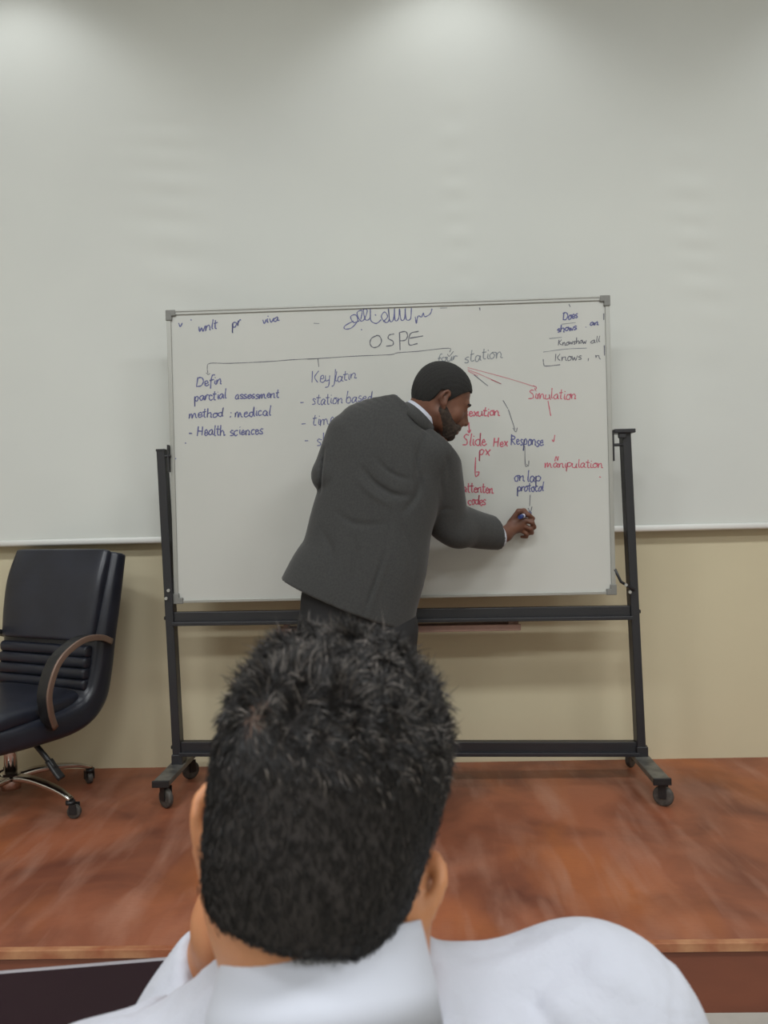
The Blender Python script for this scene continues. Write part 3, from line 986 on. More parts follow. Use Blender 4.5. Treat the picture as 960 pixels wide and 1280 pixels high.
class Head:
    """frame of a head: S to its right ear, Fd towards the nose, U up"""
    def __init__(s, c, fd, up, sc=1.0):
        s.c = np.array(c, float)
        s.F = np.array(fd, float); s.F /= np.linalg.norm(s.F)
        s.U = np.array(up, float); s.U -= s.F * (s.U @ s.F); s.U /= np.linalg.norm(s.U)
        s.S = np.cross(s.F, s.U)
        s.sc = sc
        s.B = np.stack([s.S, s.F, s.U])

    def p(s, a, f, u):
        return s.c + (s.S * a + s.F * f + s.U * u) * s.sc

    def e(s, Fl, c, r, k=.01, op='add', tilt=0):
        B = s.B
        if tilt:
            ct, st_ = math.cos(tilt), math.sin(tilt)
            B = np.stack([s.S * ct + s.F * st_, -s.S * st_ + s.F * ct, s.U])
        Fl.ell(s.p(*c), np.array(r) * s.sc, B, k, op)

    def skull(s, Fl, g=0.0):
        s.e(Fl, (0, -.014, .036), (.075 + g, .098 + g, .084 + g), .02)
        s.e(Fl, (0, -.05, -.005), (.058 + g, .055 + g, .062 + g), .03)

    def head(s, Fl, ears=True, face=True):
        s.skull(Fl)
        c = s.sc
        s.e(Fl, (0, .03, -.012), (.063, .062, .082), .02)
        for q in (-1, 1):
            Fl.cap(s.p(q * .050, .0, -.055), s.p(q * .018, .068, -.094), .02 * c, .019 * c, .025)
            s.e(Fl, (q * .038, .058, -.028), (.024, .024, .024), .02)
        s.e(Fl, (0, .076, -.1), (.022, .02, .017), .02)
        if face:
            Fl.cap(s.p(-.036, .078, .02), s.p(.036, .078, .02), .011 * c, None, .015)
            for q in (-1, 1):
                Fl.ell(s.p(q * .032, .100, .0), (.011 * c,) * 3, None, .01, 'sub')
                Fl.ell(s.p(q * .031, .079, .0), (.0125 * c,) * 3, None, .003)
                s.e(Fl, (q * .012, .1, -.042), (.009, .010, .008), .006)
            Fl.cap(s.p(0, .078, -.004), s.p(0, .088, -.048), .020 * c, .020 * c, .014)
            Fl.cap(s.p(0, .09, .006), s.p(0, .116, -.034), .007 * c, .011 * c, .010)
            s.e(Fl, (0, .085, -.07), (.027, .018, .02), .014)
            Fl.cap(s.p(-.017, .094, -.066), s.p(0, .105, -.063), .005 * c, .0065 * c, .005)
            Fl.cap(s.p(.017, .094, -.066), s.p(0, .105, -.063), .005 * c, .0065 * c, .005)
            Fl.cap(s.p(-.015, .092, -.077), s.p(0, .102, -.079), .005 * c, .007 * c, .005)
            Fl.cap(s.p(.015, .092, -.077), s.p(0, .102, -.079), .005 * c, .007 * c, .005)
            Fl.cap(s.p(-.018, .103, -.0705), s.p(.018, .103, -.0705), .0022, None, .004, 'sub')
        if ears:
            for q in (-1, 1): s.ear(Fl, q)

    def ear(s, Fl, q, dz=0.0, out=0.0):
        c = s.sc
        P = [(.070, .004, -.004), (.080, .000, .016), (.090, -.014, .022), (.095, -.026, .008), (.090, -.024, -.012), (.082, -.012, -.028), (.074, .002, -.036)]
        P = [s.p(q * (a * .93 + out), f * .9 - .002, u * .9 + dz) for a, f, u in P]
        Fl.chain(spline(P, 3), [.0048 * c] * (3 * (len(P) - 1) + 1), .003)
        s.e(Fl, (q * (.079 + out * .7), -.009, -.006 + dz), (.006, .02, .026), .006, tilt=q * -.55)
        Fl.ell(s.p(q * (.073 + out * .5), .002, -.034 + dz), (.007 * c, .007 * c, .008 * c), None, .006)
        s.e(Fl, (q * (.088 + out), .004, -.002 + dz), (.007, .010, .014), .004, 'sub')


def hand(Fl, wrist, pts, palm_r=(.042, .018, .045), B=None, palm=None, wr=.027, k=.010):
    """pts: list of finger joint chains with a radius at the root"""
    Fl.ell(palm, palm_r, B, .02)
    Fl.cap(wrist, palm, wr, .026, .02)
    for ch, r in pts:
        R = np.linspace(r, r * .78, len(ch))
        Fl.chain(ch, list(R), .004)


# ------------------------------------------------------------------ the man writing on the board
SPY = 2.76
m1 = root('person', (-.1, SPY, 0), 'man in a charcoal suit bending to write on the whiteboard with his right hand', 'person')
HX = Head(at(553, 499, SPY - .02), (.85, .24, -.47), (.47, .0, .88), 1.025)
body = Field((-.48, 2.45, -.01), (.72, 3.13, 1.72), .0042)
HX.head(body)
neck0 = at(508, 532, SPY)
body.cap(neck0, HX.p(0, -.035, -.045), .056, .053, .03)
body.cap(at(526, 536, SPY + .04), HX.p(0, .0, -.07), .045, .040, .03)
# trunk, legs
body.loft([(at(447, 790, SPY), .15, .09), (at(452, 730, SPY), .15, .10), (at(468, 650, SPY + .01), .13, .09), (at(488, 575, SPY), .15, .09), (at(500, 540, SPY), .13, .07), (at(508, 520, SPY), .06, .055)], (.92, 0, -.38), .02)
LEGS = {-1: [at(412, 780, SPY), at(410, 890, SPY + .03), (-.24, SPY + .0, .085)], 1: [at(482, 780, SPY), at(482, 890, SPY + .02), (.03, SPY - .03, .085)]}
for s in (-1, 1):
    body.chain(LEGS[s], [.085, .055, .04], .02)
    fx, fy, fz = LEGS[s][2]
    body.cap((fx, fy, .06), (fx + s * .02 + .02, fy + .15, .04), .035, .028, .02)
SR, ER, WR = at(545, 566, SPY - .02), at(560, 652, SPY + .10), at(631, 668, 3.0)
SL, EL, WL = at(434, 543, SPY), at(413, 594, SPY - .02), at(452, 640, SPY + .2)
body.chain([SR, ER, WR], [.055, .042, .027], .02)
body.chain([SL, EL, WL], [.055, .042, .027], .02)
# right hand round the marker: seen from the back of the hand, knuckles up and right
HP = at(646, 655, 3.035)
pw_ = lambda x, y, Y: at(x, y, Y)
MT = np.array(at(664, 641, BC[1] - .004))     # marker tip touches the board
MB_ = np.array(at(651, 646, 2.985))
hand(body, WR, [
    ([pw_(650, 642, 3.03), pw_(660, 643, 3.012), pw_(666, 648, 3.03), pw_(664, 652, 3.048)], .0105),    # index over the marker
    ([pw_(655, 650, 3.025), pw_(665, 653, 3.02), pw_(668, 659, 3.04), pw_(662, 662, 3.055)], .0105),
    ([pw_(654, 657, 3.03), pw_(663, 661, 3.03), pw_(665, 666, 3.048), pw_(658, 667, 3.06)], .010),
    ([pw_(651, 663, 3.038), pw_(658, 667, 3.04), pw_(658, 671, 3.054), pw_(652, 671, 3.062)], .0088),
    ([pw_(640, 650, 3.02), pw_(648, 639, 3.01), pw_(655, 638, 3.022), pw_(663, 646, 3.04)], .011),       # thumb
], (.036, .022, .034), np.stack([np.array([.93, .15, .3]) / .99, np.array([-.1, .98, 0]), np.array([-.3, 0, .95])]), HP, .026)
# left hand closed in front of the belly
hl = WL + np.array([.06, .03, -.01])
hand(body, WL, [([hl + np.array([.02, .0, dz]), hl + np.array([.055, .005, dz]), hl + np.array([.06, -.025, dz - .004]), hl + np.array([.035, -.032, dz - .006])], .009) for dz in (.03, .01, -.01, -.028)]
     + [([hl + np.array([-.02, -.01, .03]), hl + np.array([.01, -.035, .035]), hl + np.array([.035, -.04, .02])], .0105)], (.045, .02, .04), None, hl, .026)
body.cap(at(652, 655, 3.045), at(656, 663, 3.052), .013, .012, .01)
body.build('body', m_skin_d, m1)

# hair and beard
g = Field(HX.c - .15, HX.c + .15, .0035)
HX.skull(g, .0065)
nf = HX
g.e = None
def hair_mask(Fl, H, line, soft=.004):
    """line: hairline height u as a function of angle round the head (0 = face, 1 = nape)"""
    sl, x, y, z = Fl.region(Fl.o, Fl.o + Fl.n * Fl.h, 0)
    x, y, z = x - H.c[0], y - H.c[1], z - H.c[2]
    a = (x * H.S[0] + y * H.S[1] + z * H.S[2]) / H.sc
    f = (x * H.F[0] + y * H.F[1] + z * H.F[2]) / H.sc
    u = (x * H.U[0] + y * H.U[1] + z * H.U[2]) / H.sc
    th = np.abs(np.arctan2(a, f + .01)) / np.pi
    lim = np.interp(th.ravel(), [q[0] for q in line], [q[1] for q in line]).reshape(th.shape)
    Fl.D = np.maximum(Fl.D, (lim - u).astype(np.float32))


hair_mask(g, HX, [(0, .066), (.18, .062), (.27, .045), (.33, .03), (.40, .0), (.44, -.012), (.47, .018), (.60, .016), (.64, -.02), (.72, -.05), (1, -.062)])
g.wobble(.0010, 520, 2)
g.build('hair', m_hair_d, m1, 1)
bd = Field(HX.c - .15, HX.c + .15, .0035)
for q in (-1, 1):
    bd.cap(HX.p(q * .054, .006, -.045), HX.p(q * .020, .072, -.096), .0222, .0222, .025)
    bd.cap(HX.p(q * .052, .030, -.055), HX.p(q * .034, .070, -.075), .014, .018, .02)
bd.ell(HX.p(0, .078, -.102), (.026, .024, .022), HX.B, .02)
bd.cap(HX.p(-.024, .094, -.062), HX.p(.024, .094, -.062), .008, None, .008)
bd.cap(HX.p(-.03, .086, -.066), HX.p(-.026, .08, -.095), .010, None, .012)
bd.cap(HX.p(.03, .086, -.066), HX.p(.026, .08, -.095), .010, None, .012)
bd.cap(HX.p(-.018, .106, -.0725), HX.p(.018, .106, -.0725), .006, None, .004, 'sub')
bd.wobble(.001, 500, 4)
bd.build('beard', m_beard, m1, 1)
for q in (-1, 1):
    b_ = MB().tube(spline([HX.p(q * .016, .092, .019), HX.p(q * .032, .092, .025), HX.p(q * .048, .079, .019)], 4), .0035, 8)
    b_.build('eyebrow', m_hair_d, m1)

# jacket
jk = Field((-.5, 2.45, .55), (.55, 3.08, 1.62), .0052)
sd = (.915, 0, -.40)
jk.loft([(at(433, 757, SPY), .258, .155), (at(441, 735, SPY), .248, .152), (at(455, 700, SPY), .232, .145), (at(464, 655, SPY), .222, .135), (at(478, 605, SPY), .218, .132), (at(487, 565, SPY), .216, .125), (at(494, 538, SPY), .185, .11), (at(503, 520, SPY), .125, .09), (at(513, 513, SPY + .004), .075, .072)], sd, .02, pw=2.3)
jk.cap(at(500, 532, SPY), at(520, 516, SPY), .066, .062, .03)
# shoulders
jk.cap(at(446, 526, SPY), at(478, 523, SPY), .058, .052, .03)
jk.cap(at(486, 530, SPY - .01), SR + np.array([-.01, 0, .005]), .07, .076, .04)
jk.cap(at(480, 530, SPY), SL + np.array([.02, 0, .0]), .07, .065, .04)
arm = Field((-.5, 2.45, .55), (.55, 3.08, 1.62), .0052)
arm.chain(spline([SR, (SR + ER) / 2 + np.array([.0, 0, 0]), ER], 4), list(np.linspace(.084, .074, 9)), .01)
fo_ = at(636, 669, 2.995)
arm.chain(spline([ER, (ER + fo_) / 2 + np.array([-.005, 0, -.006]), fo_], 4), list(np.linspace(.075, .055, 9)), .02)
arm.ell(at(573, 667, SPY + .1), (.06, .06, .055), None, .03)
arm.cut(at(619, 672, 2.975), np.array(at(650, 662, 3.03)) - at(600, 675, 2.94))
jk.D = np.where(True, jk.D, jk.D)
jk.put(tuple(slice(0, n) for n in jk.n), arm.D, .022, 'add')
arm2 = Field((-.5, 2.45, .55), (.55, 3.08, 1.62), .0052)
arm2.chain([SL, EL, EL + (WL - EL) * .85], [.076, .067, .052], .012)
jk.put(tuple(slice(0, n) for n in jk.n), arm2.D, .010, 'add')
jk.cut(at(433, 757, SPY), at(433, 757, SPY) - at(441, 738, SPY))
CN = np.array([.70, .10, .70]) / .995
jk.cut(at(470, 499, SPY), (-.11, 0, .99))
jk.cut(at(519, 522, SPY), CN)
jk.cap(at(525, 520, SPY - .018) - CN * .01, at(525, 520, SPY - .018) + CN * .14, .0690, .080, .003, 'sub')
# seams and folds in the cloth (pressed lines on the back of the jacket)
by = SPY - .13
for P, amp, wd in (
    ([(482, 690), (468, 730), (455, 768)], .007, .006), ([(487, 692), (474, 730), (462, 768)], -.004, .012),
    ([(497, 545), (492, 600), (487, 660), (482, 692)], .0022, .004),
    ([(452, 585), (470, 605), (492, 618), (512, 620)], .010, .012), ([(446, 597), (466, 618), (490, 632)], -.005, .012),
    ([(468, 572), (490, 592), (515, 600)], .006, .010), ([(505, 640), (520, 620), (530, 590)], .010, .014),
    ([(530, 545), (522, 575), (520, 610)], .007, .010), ([(405, 560), (402, 590), (400, 616)], .014, .006), ([(518, 555), (524, 590), (534, 640)], .007, .006), ([(560, 575), (552, 600), (556, 625)], .005, .007),
    ([(420, 640), (445, 655), (480, 655)], .005, .014), ([(400, 660), (415, 690), (412, 725)], .006, .014), ([(440, 670), (446, 700), (440, 730)], .004, .014),
    ([(548, 640), (562, 636), (574, 642)], .008, .007), ([(545, 655), (562, 660), (580, 655)], .006, .008), ([(590, 655), (596, 668), (594, 682)], .005, .008),
    ([(550, 560), (560, 580), (562, 605)], .004, .010), ([(500, 655), (515, 690), (512, 740)], .005, .014)):
    Y0 = (SPY - .07) if (P[0][0] > 544 or P[0][0] == 405) else by
    jk.crease([at(x, y, Y0) for x, y in P], amp * 1.35, wd * .8)
jk.build('suit_jacket', m_suit, m1)
# jacket collar roll
cn = CN.copy(); cn /= np.linalg.norm(cn)
cs = np.cross(cn, [0, 1, 0]); cs /= np.linalg.norm(cs)
ct_ = np.cross(cn, cs)
cc = at(525, 520, SPY - .018)
ringp = lambda r1, r2, h_: [cc + cn * h_ + cs * r1 * math.cos(t) + ct_ * r2 * math.sin(t) for t in np.linspace(0, 2 * math.pi, 37)]
def band(name, m, par, r1, r2, h0, h1, th, flare=0.0):
    V, Fc = [], []
    R0, R1 = ringp(r1 + flare, r2 + flare, h0), ringp(r1, r2, h1)
    R2, R3 = ringp(r1 - th, r2 - th, h1), ringp(r1 - th + flare, r2 - th + flare, h0)
    for r_ in (R0, R1, R2, R3): V += r_[:36]
    for a in range(4):
        b = (a + 1) % 4
        for k in range(36): Fc.append((a * 36 + k, a * 36 + (k + 1) % 36, b * 36 + (k + 1) % 36, b * 36 + k))
    return MB().add(V, Fc, True).build(name, m, par)
band('jacket_collar', m_suit, m1, .0715, .0715, -.042, .000, .005, .006)
band('shirt_collar', m_white, m1, .0680, .0680, -.02, .0130, .003)
# cuff
cdv = at(650, 662, 3.03) - at(600, 675, 2.94); cdv /= np.linalg.norm(cdv)
c0 = at(622, 670, 2.985)
MB().tube([c0 - cdv * .03, c0 + cdv * .010, c0 + cdv * .014], .047, 24, side=(0, 1, .2), scale=[1, .97, .86]).build('shirt_cuff', m_white, m1)
for k in range(3):
    p_ = at(612 + k * 0, 686 - k * 5, 2.915 + .004 * k)
# trousers
tf = Field((-.45, 2.5, .03), (.3, 3.05, .98), .0055)
tf.loft([(at(447, 705, SPY), .17, .12), (at(447, 745, SPY), .205, .13), (at(447, 800, SPY), .205, .13)], (1, 0, 0), .02, pw=2.4)
for s in (-1, 1):
    L = LEGS[s]
    tf.chain(spline([L[0] + np.array([0, 0, -.02]), L[1], (L[2][0], L[2][1], .1)], 3), [.118, .112, .105, .098, .09, .085, .08], .02)
tf.crease([at(x, y, SPY - .12) for x, y in ((448, 770), (446, 800), (446, 840))], .02, .012)
tf.cut((0, 0, .075), (0, 0, -1))
tf.build('trousers', m_trouser, m1)
for s in (-1, 1):
    fx, fy, fz = LEGS[s][2]
    sf = Field((fx - .12, fy - .12, -.005), (fx + .14, fy + .3, .14), .005)
    sf.cap((fx, fy - .03, .05), (fx + .02 * s + .02, fy + .15, .036), .045, .042, .02)
    sf.cap((fx, fy, .05), (fx, fy, .09), .045, .045, .02)
    sf.cut((0, 0, .002), (0, 0, -1))
    sf.build('shoe', m_shoe, m1)
# marker
mk = root('marker', MT, 'blue whiteboard marker held in the writing hand of the suited man', 'marker')
dv = MB_ - MT
MB().tube([MT, MT + dv * .1], .003, 8).build('nib', m_ink['blue'], mk)
MB().tube([MT + dv * .08, MT + dv * .16, MT + dv * .8], .0085, 14, scale=[.6, 1, 1]).build('barrel', m_marker_b, mk)
MB().tube([MT + dv * .86, MT + dv * .94, MT + dv * 1.10], .0086, 14, scale=[1, 1, .9]).build('cap', m_marker_b, mk)
MB().tube([MT + dv * .78, MT + dv * .82, MT + dv * .87], .0089, 14, scale=[1, 1, 1]).build('band', m_marker_w, mk)

# ------------------------------------------------------------------ the seated man in the foreground
HC = np.array([-.060, .53, .898])
m2 = root('person', (-.04, .5, FLOOR_Z), 'seated man seen from behind with short dark greying hair and white shirt collar', 'person')
roll2 = math.radians(12)
H2 = Head(HC, (-.06, .95, -.30), (math.sin(roll2), .30, math.cos(roll2)), 1.01)
b2 = Field((-.46, .33, FLOOR_Z - .005), (.36, 1.12, 1.04), .0044)
H2.head(b2, ears=False)
H2.ear(b2, 1, -.033, -.004)
H2.ear(b2, -1, -.016, -.007)
NB = np.array([-.045, .487, .78])
b2.cap(NB, H2.p(0, -.035, -.055), .054, .054, .03)
b2.cap(NB + np.array([0, .03, 0]), H2.p(0, .0, -.07), .05, .05, .03)
b2.loft([((-.04, .50, .30), .15, .10), ((-.045, .51, .45), .14, .10), ((-.05, .525, .60), .16, .10), ((-.055, .53, .70), .14, .08), ((-.045, .50, .77), .06, .05)], (1, 0, 0), .02)
SHR, SHL = np.array([.132, .565, .708]), np.array([-.218, .50, .684])
b2.chain([SHR, (.215, .66, .50), (.10, .84, .42)], [.055, .045, .03], .02)
ELB, WRL = np.array([-.262, .600, .500]), at(284, 1196, .635)
b2.chain([SHL, ELB, WRL], [.055, .042, .028], .02)
chk = H2.p(-.040, .075, -.07)
pa = (WRL * .45 + chk * .55) + np.array([-.012, 0, 0])
fb = chk + np.array([-.02, .0, .0])
hand(b2, WRL, [([pa + np.array([-.0, dy, .02]), fb + np.array([-.01, dy * 1.1, .03]), fb + np.array([-.006, dy * 1.15, .062])], .009) for dy in (-.012, .008, .026, .042)]
     + [([pa + np.array([.0, .03, -.01]), pa + np.array([.03, .05, .0]), pa + np.array([.045, .055, .02])], .011)], (.022, .04, .042), None, pa, .03)
hr = np.array([.06, .83, .425])
hand(b2, (.10, .80, .42), [([hr + np.array([dx, .02, 0]), hr + np.array([dx, .06, .0]), hr + np.array([dx, .085, -.015])], .009) for dx in (-.03, -.01, .01, .03)]
     + [([hr + np.array([-.03, -.01, 0]), hr + np.array([-.055, .02, -.005]), hr + np.array([-.06, .045, -.01])], .0105)], (.042, .045, .018), None, hr, .026)
for s, x in ((-1, -.14), (1, .06)):
    b2.chain([(x, .5, .30), (x + s * .03, .93, .32), (x + s * .03, .95, FLOOR_Z + .09)], [.08, .058, .04], .02)
b2.build('body', m_skin_l, m2)

# shirt: solid cloth round the trunk, raised right shoulder, left sleeve up to the cheek
sh = Field((-.48, .30, .22), (.40, .96, .86), .0046)
sh.loft([((-.04, .49, .26), .185, .125), ((-.045, .505, .42), .175, .125), ((-.05, .52, .58), .195, .12), ((-.052, .53, .68), .19, .10), ((-.05, .51, .755), .115, .08), ((-.045, .495, .80), .072, .064)], (1, 0, -.02), .03, pw=2.4)
sh.cap((-.00, .54, .715), SHR, .055, .078, .04)
sh.cap((.06, .54, .732), (.115, .56, .722), .054, .066, .03)
sh.cap((-.10, .52, .715), SHL, .055, .072, .04)
sh.chain(spline([SHR, (.212, .66, .52), (.11, .82, .43)], 4), list(np.linspace(.078, .045, 9)), .02)
sh.chain(spline([SHL, ELB], 4), [.072, .058], .02)
cu = WRL + (ELB - WRL) * .06
sh.chain(spline([ELB, (ELB + cu) / 2 + np.array([-.006, 0, 0]), cu], 4), list(np.linspace(.058, .044, 9)), .02)
sh.cut(at(262, 1213, .635) + np.array([0, 0, .004]), (WRL - ELB)) if False else None
cl = Field((-.48, .30, .22), (.40, .96, .86), .0046)
# open the cuff just short of the wrist
dcu = (WRL - ELB) / np.linalg.norm(WRL - ELB) + np.array([.75, -.2, 0])
dcu /= np.linalg.norm(dcu)
sl, x, y, z = sh.region(WRL - .09, WRL + .11, 0)
dd = (x - cu[0]) * dcu[0] + (y - cu[1]) * dcu[1] + (z - cu[2]) * dcu[2]
far = (x > -.085)
sh.D[sl] = np.where(far, sh.D[sl], np.maximum(sh.D[sl], dd))
for P, amp, wd in (
    ([(.01, .46, .775), (.03, .46, .76), (.05, .46, .74)], .008, .010), ([(.03, .46, .785), (.06, .46, .77), (.08, .46, .75)], -.005, .010),
    ([(.06, .50, .78), (.09, .50, .765), (.12, .49, .74)], .005, .007), ([(.10, .50, .79), (.13, .50, .775), (.17, .49, .76)], .004, .007), ([(.02, .47, .73), (.07, .47, .745), (.13, .47, .74)], .006, .009), ([(.13, .49, .77), (.16, .49, .74), (.18, .48, .70)], .004, .008), ([(-.15, .45, .76), (-.10, .45, .74), (-.04, .45, .735)], .005, .010),
    ([(.02, .40, .62), (.08, .41, .63), (.13, .42, .62)], .006, .012)):
    sh.crease(P, amp, wd)
for P, amp, wd in (([(.02, .49, .78), (.07, .52, .785), (.13, .55, .79)], .006, .007), ([(.03, .47, .77), (.09, .49, .78), (.15, .51, .78)], .006, .008),
    ([(.165, .50, .78), (.185, .55, .78), (.195, .61, .77)], .004, .004), ([(.17, .50, .77), (.20, .52, .75), (.22, .55, .73)], .006, .008),
    ([(.0, .46, .77), (.03, .45, .76), (.09, .46, .76)], .006, .007), ([(-.20, .48, .74), (-.16, .47, .755), (-.12, .47, .77)], .005, .007), ([(-.25, .50, .72), (-.21, .53, .74), (-.17, .54, .76)], .004, .006)):
    sh.crease(P, amp, wd, (0, .45, .9))
    sh.crease([(a + .004, b + .012, c) for a, b, c in P], -amp * .6, wd * 1.3, (0, .45, .9))
sh.wobble(.0015, 26, 3)
sh.build('shirt', m_shirt, m2)

# shirt collar band standing round the neck
ccn = at(405, 1185, .478) + np.array([0, 0, -.005])
V, Fc = [], []
NN = 48
CSG = -1
prof = [(0.011, -.044, 1), (.007, -.020, 1), (.001, .006, 1), (-.001, .0135, 1), (-.004, .0135, 1), (-.005, .0, 1), (-.004, -.03, 1)]
axn = np.array([.0, .44, .9]); axn /= np.linalg.norm(axn)
e1 = np.cross([0, 1, 0], axn); e1 /= np.linalg.norm(e1); e2 = np.cross(axn, e1)
for (dr, hz, _) in prof:
    for k in range(NN):
        a = 2 * math.pi * k / NN
        r1, r2 = .0625 + dr, .061 + dr
        back = max(0, -math.sin(a))
        V.append(ccn + e1 * r1 * math.cos(a) + e2 * r2 * math.sin(a) + axn * (hz - .006 * math.cos(a) * CSG))
for i in range(len(prof)):
    j = (i + 1) % len(prof)
    for k in range(NN): Fc.append((i * NN + k, i * NN + (k + 1) % NN, j * NN + (k + 1) % NN, j * NN + k))
MB().add(V, Fc, True).build('shirt_collar', m_white, m2)

# trousers and shoes
t2 = Field((-.32, .34, FLOOR_Z), (.25, 1.1, .42), .007)
t2.loft([((-.04, .48, .27), .19, .13), ((-.04, .49, .36), .18, .12)], (1, 0, 0), .02)
for s, x in ((-1, -.14), (1, .06)):
    t2.chain([(x, .48, .30), (x + s * .03, .94, .32), (x + s * .03, .95, FLOOR_Z + .08)], [.1, .075, .065], .02)
t2.cut((0, 0, .232), (0, -1, -1)) if False else None
t2.build('trousers', m_trouser, m2)
for s, x in ((-1, -.17), (1, .09)):
    sf = Field((x - .1, .85, FLOOR_Z - .005), (x + .1, 1.3, FLOOR_Z + .13), .006)
    sf.cap((x, .93, FLOOR_Z + .05), (x, 1.10, FLOOR_Z + .036), .045, .042, .02)
    sf.cut((0, 0, FLOOR_Z + .002), (0, 0, -1))
    sf.build('shoe', m_shoe, m2)

# hair: dark cap under a dense coat of short strands
hf = Field(H2.c - .17, H2.c + .17, .0038)
H2.skull(hf, .0035)
hf.cap(H2.p(0, -.048, -.035), H2.p(0, -.036, -.08), .062, .058, .02)
LINE2 = [(0, .072), (.2, .066), (.3, .045), (.36, .03), (.42, -.005), (.46, .002), (.50, .022), (.57, .016), (.61, -.03), (.68, -.054), (.82, -.064), (1, -.067)]
hair_mask(hf, H2, LINE2)
HV, HQ = hf.mesh(2)
me = fast_mesh('hair', HV - off(m2), HQ)
smooth(me)
# strands
P0, P1, P2 = HV[HQ[:, 0]], HV[HQ[:, 1]], HV[HQ[:, 2]]
N = np.cross(P1 - P0, P2 - P0)
N /= np.linalg.norm(N, axis=1)[:, None] + 1e-12
ctr = (P0 + P2) / 2
if ((ctr - H2.c) * N).sum(1).mean() < 0: N = -N
loc = (ctr - H2.c) @ H2.B.T / H2.sc
okf = ((loc / np.array([.09, .11, .11])) ** 2).sum(1) > .55
okf &= (ctr - H2.c) @ H2.F < .11
# only outward facing skin of the cap
okf &= ((ctr - H2.p(0, -.02, .0)) * N).sum(1) > .02
idx = np.nonzero(okf)[0]
NS = 90000
pick = rng.choice(idx, NS)
r1, r2 = rng.random((NS, 1)), rng.random((NS, 1))
base = P0[pick] * (1 - r1) + P1[pick] * r1 * (1 - r2) + P2[pick] * r1 * r2
base += rng.normal(scale=.0012, size=base.shape)
n_ = N[pick]
L_ = (base - H2.c) @ H2.B.T / H2.sc
top = np.clip((L_[:, 2] - .015) / .06, 0, 1)            # 0 low on the head .. 1 on top
low = np.clip((-.02 - L_[:, 2]) / .08, 0, 1)
# combed away from a whorl on the left of the crown
wh = H2.p(-.042, -.085, .048)
rad = base - wh
rad -= n_ * (rad * n_).sum(1)[:, None]
dist = np.linalg.norm(rad, axis=1)[:, None]
rad /= dist + 1e-6
swirl = np.cross(n_, rad)
d2nd = np.linalg.norm(base - H2.p(.045, -.075, .062), axis=1)
keep = ~(((dist[:, 0] < .016) & (rng.random(NS) < .8 - dist[:, 0] / .022)) | ((d2nd < .009) & (rng.random(NS) < .5)))
down = -H2.U - n_ * (-H2.U * n_).sum(1)[:, None]
# waves: a coherent direction field gives clumps and curls on top
def field3(p, f, s_):
    r_ = np.random.default_rng(s_)
    out = np.zeros_like(p)
    for i in range(4):
        q = r_.normal(size=(3,)); q /= np.linalg.norm(q)
        out += np.sin((p @ q)[:, None] * f * (1 + .5 * i) + r_.uniform(0, 6.28, 3)[None]) * r_.normal(size=3)[None]
    return out
wave = field3(base, 230, 5)
wave -= n_ * (wave * n_).sum(1)[:, None] * .6
t3 = top[:, None]
dirn = n_ * (.10 + .10 * t3) + (rad * .6 + swirl * .5) * (.5 + .5 * t3) + down * (1 - t3) * .9 + wave * (.10 + .42 * t3) + rng.normal(scale=.10, size=base.shape)
dirn /= np.linalg.norm(dirn, axis=1)[:, None]
length = (.005 + .013 * top ** 1.2 - .002 * low) * rng.uniform(.6, 1.25, NS)
curl = field3(base, 150, 9) * .6 + rng.normal(scale=.15, size=base.shape)
segs = 3
pts = [base - n_ * .001]
d_ = dirn.copy()
for i in range(segs):
    pts.append(pts[-1] + d_ * (length / segs)[:, None])
    d_ = d_ + (curl * .55 * t3 + down * .2 - n_ * (.40 * (.5 + t3 * .6)))
    d_ /= np.linalg.norm(d_, axis=1)[:, None]
pts = np.stack(pts, 1)[keep]
n_k = n_[keep]
dk = dirn[keep]
NS = len(pts)
sdv = np.cross(dk, n_k); sdv /= np.linalg.norm(sdv, axis=1)[:, None] + 1e-9
upv = np.cross(sdv, dk)
W3 = np.array([1., .9, .65, .15]) * .0004
rings = []
for i in range(segs + 1):
    for a in (0, 2.094, 4.189):
        rings.append(pts[:, i] + (sdv * math.cos(a) + upv * math.sin(a)) * W3[i])
SV = np.stack(rings, 1).reshape(-1, 3)
fq = []
for i in range(segs):
    for a in range(3):
        fq.append((i * 3 + a, i * 3 + (a + 1) % 3, (i + 1) * 3 + (a + 1) % 3, (i + 1) * 3 + a))
fq = np.array(fq)
nvs = 3 * (segs + 1)
SQ = (fq[None] + (np.arange(NS) * nvs)[:, None, None]).reshape(-1, 4)
allV = np.concatenate([HV, SV]); allQ = np.concatenate([HQ, SQ + len(HV)])
me = fast_mesh('hair', allV - off(m2), allQ)
greyp = np.clip(.16 * top[keep] ** .7, 0, 1)
gs = (rng.random(NS) < greyp).astype(int)
wh2 = H2.p(.045, -.075, .062)
thin = ((np.linalg.norm(ctr - wh, axis=1) < .017) | (np.linalg.norm(ctr - wh2, axis=1) < .010)).astype(int) * 3
mi = np.concatenate([thin, 1 + np.repeat(gs, len(fq))])
me.polygons.foreach_set('material_index', mi.astype(np.int32))
smooth(me)
ho = link('hair', me, [m_scalp, m_hair, m_hair_g, m_thin], m2)

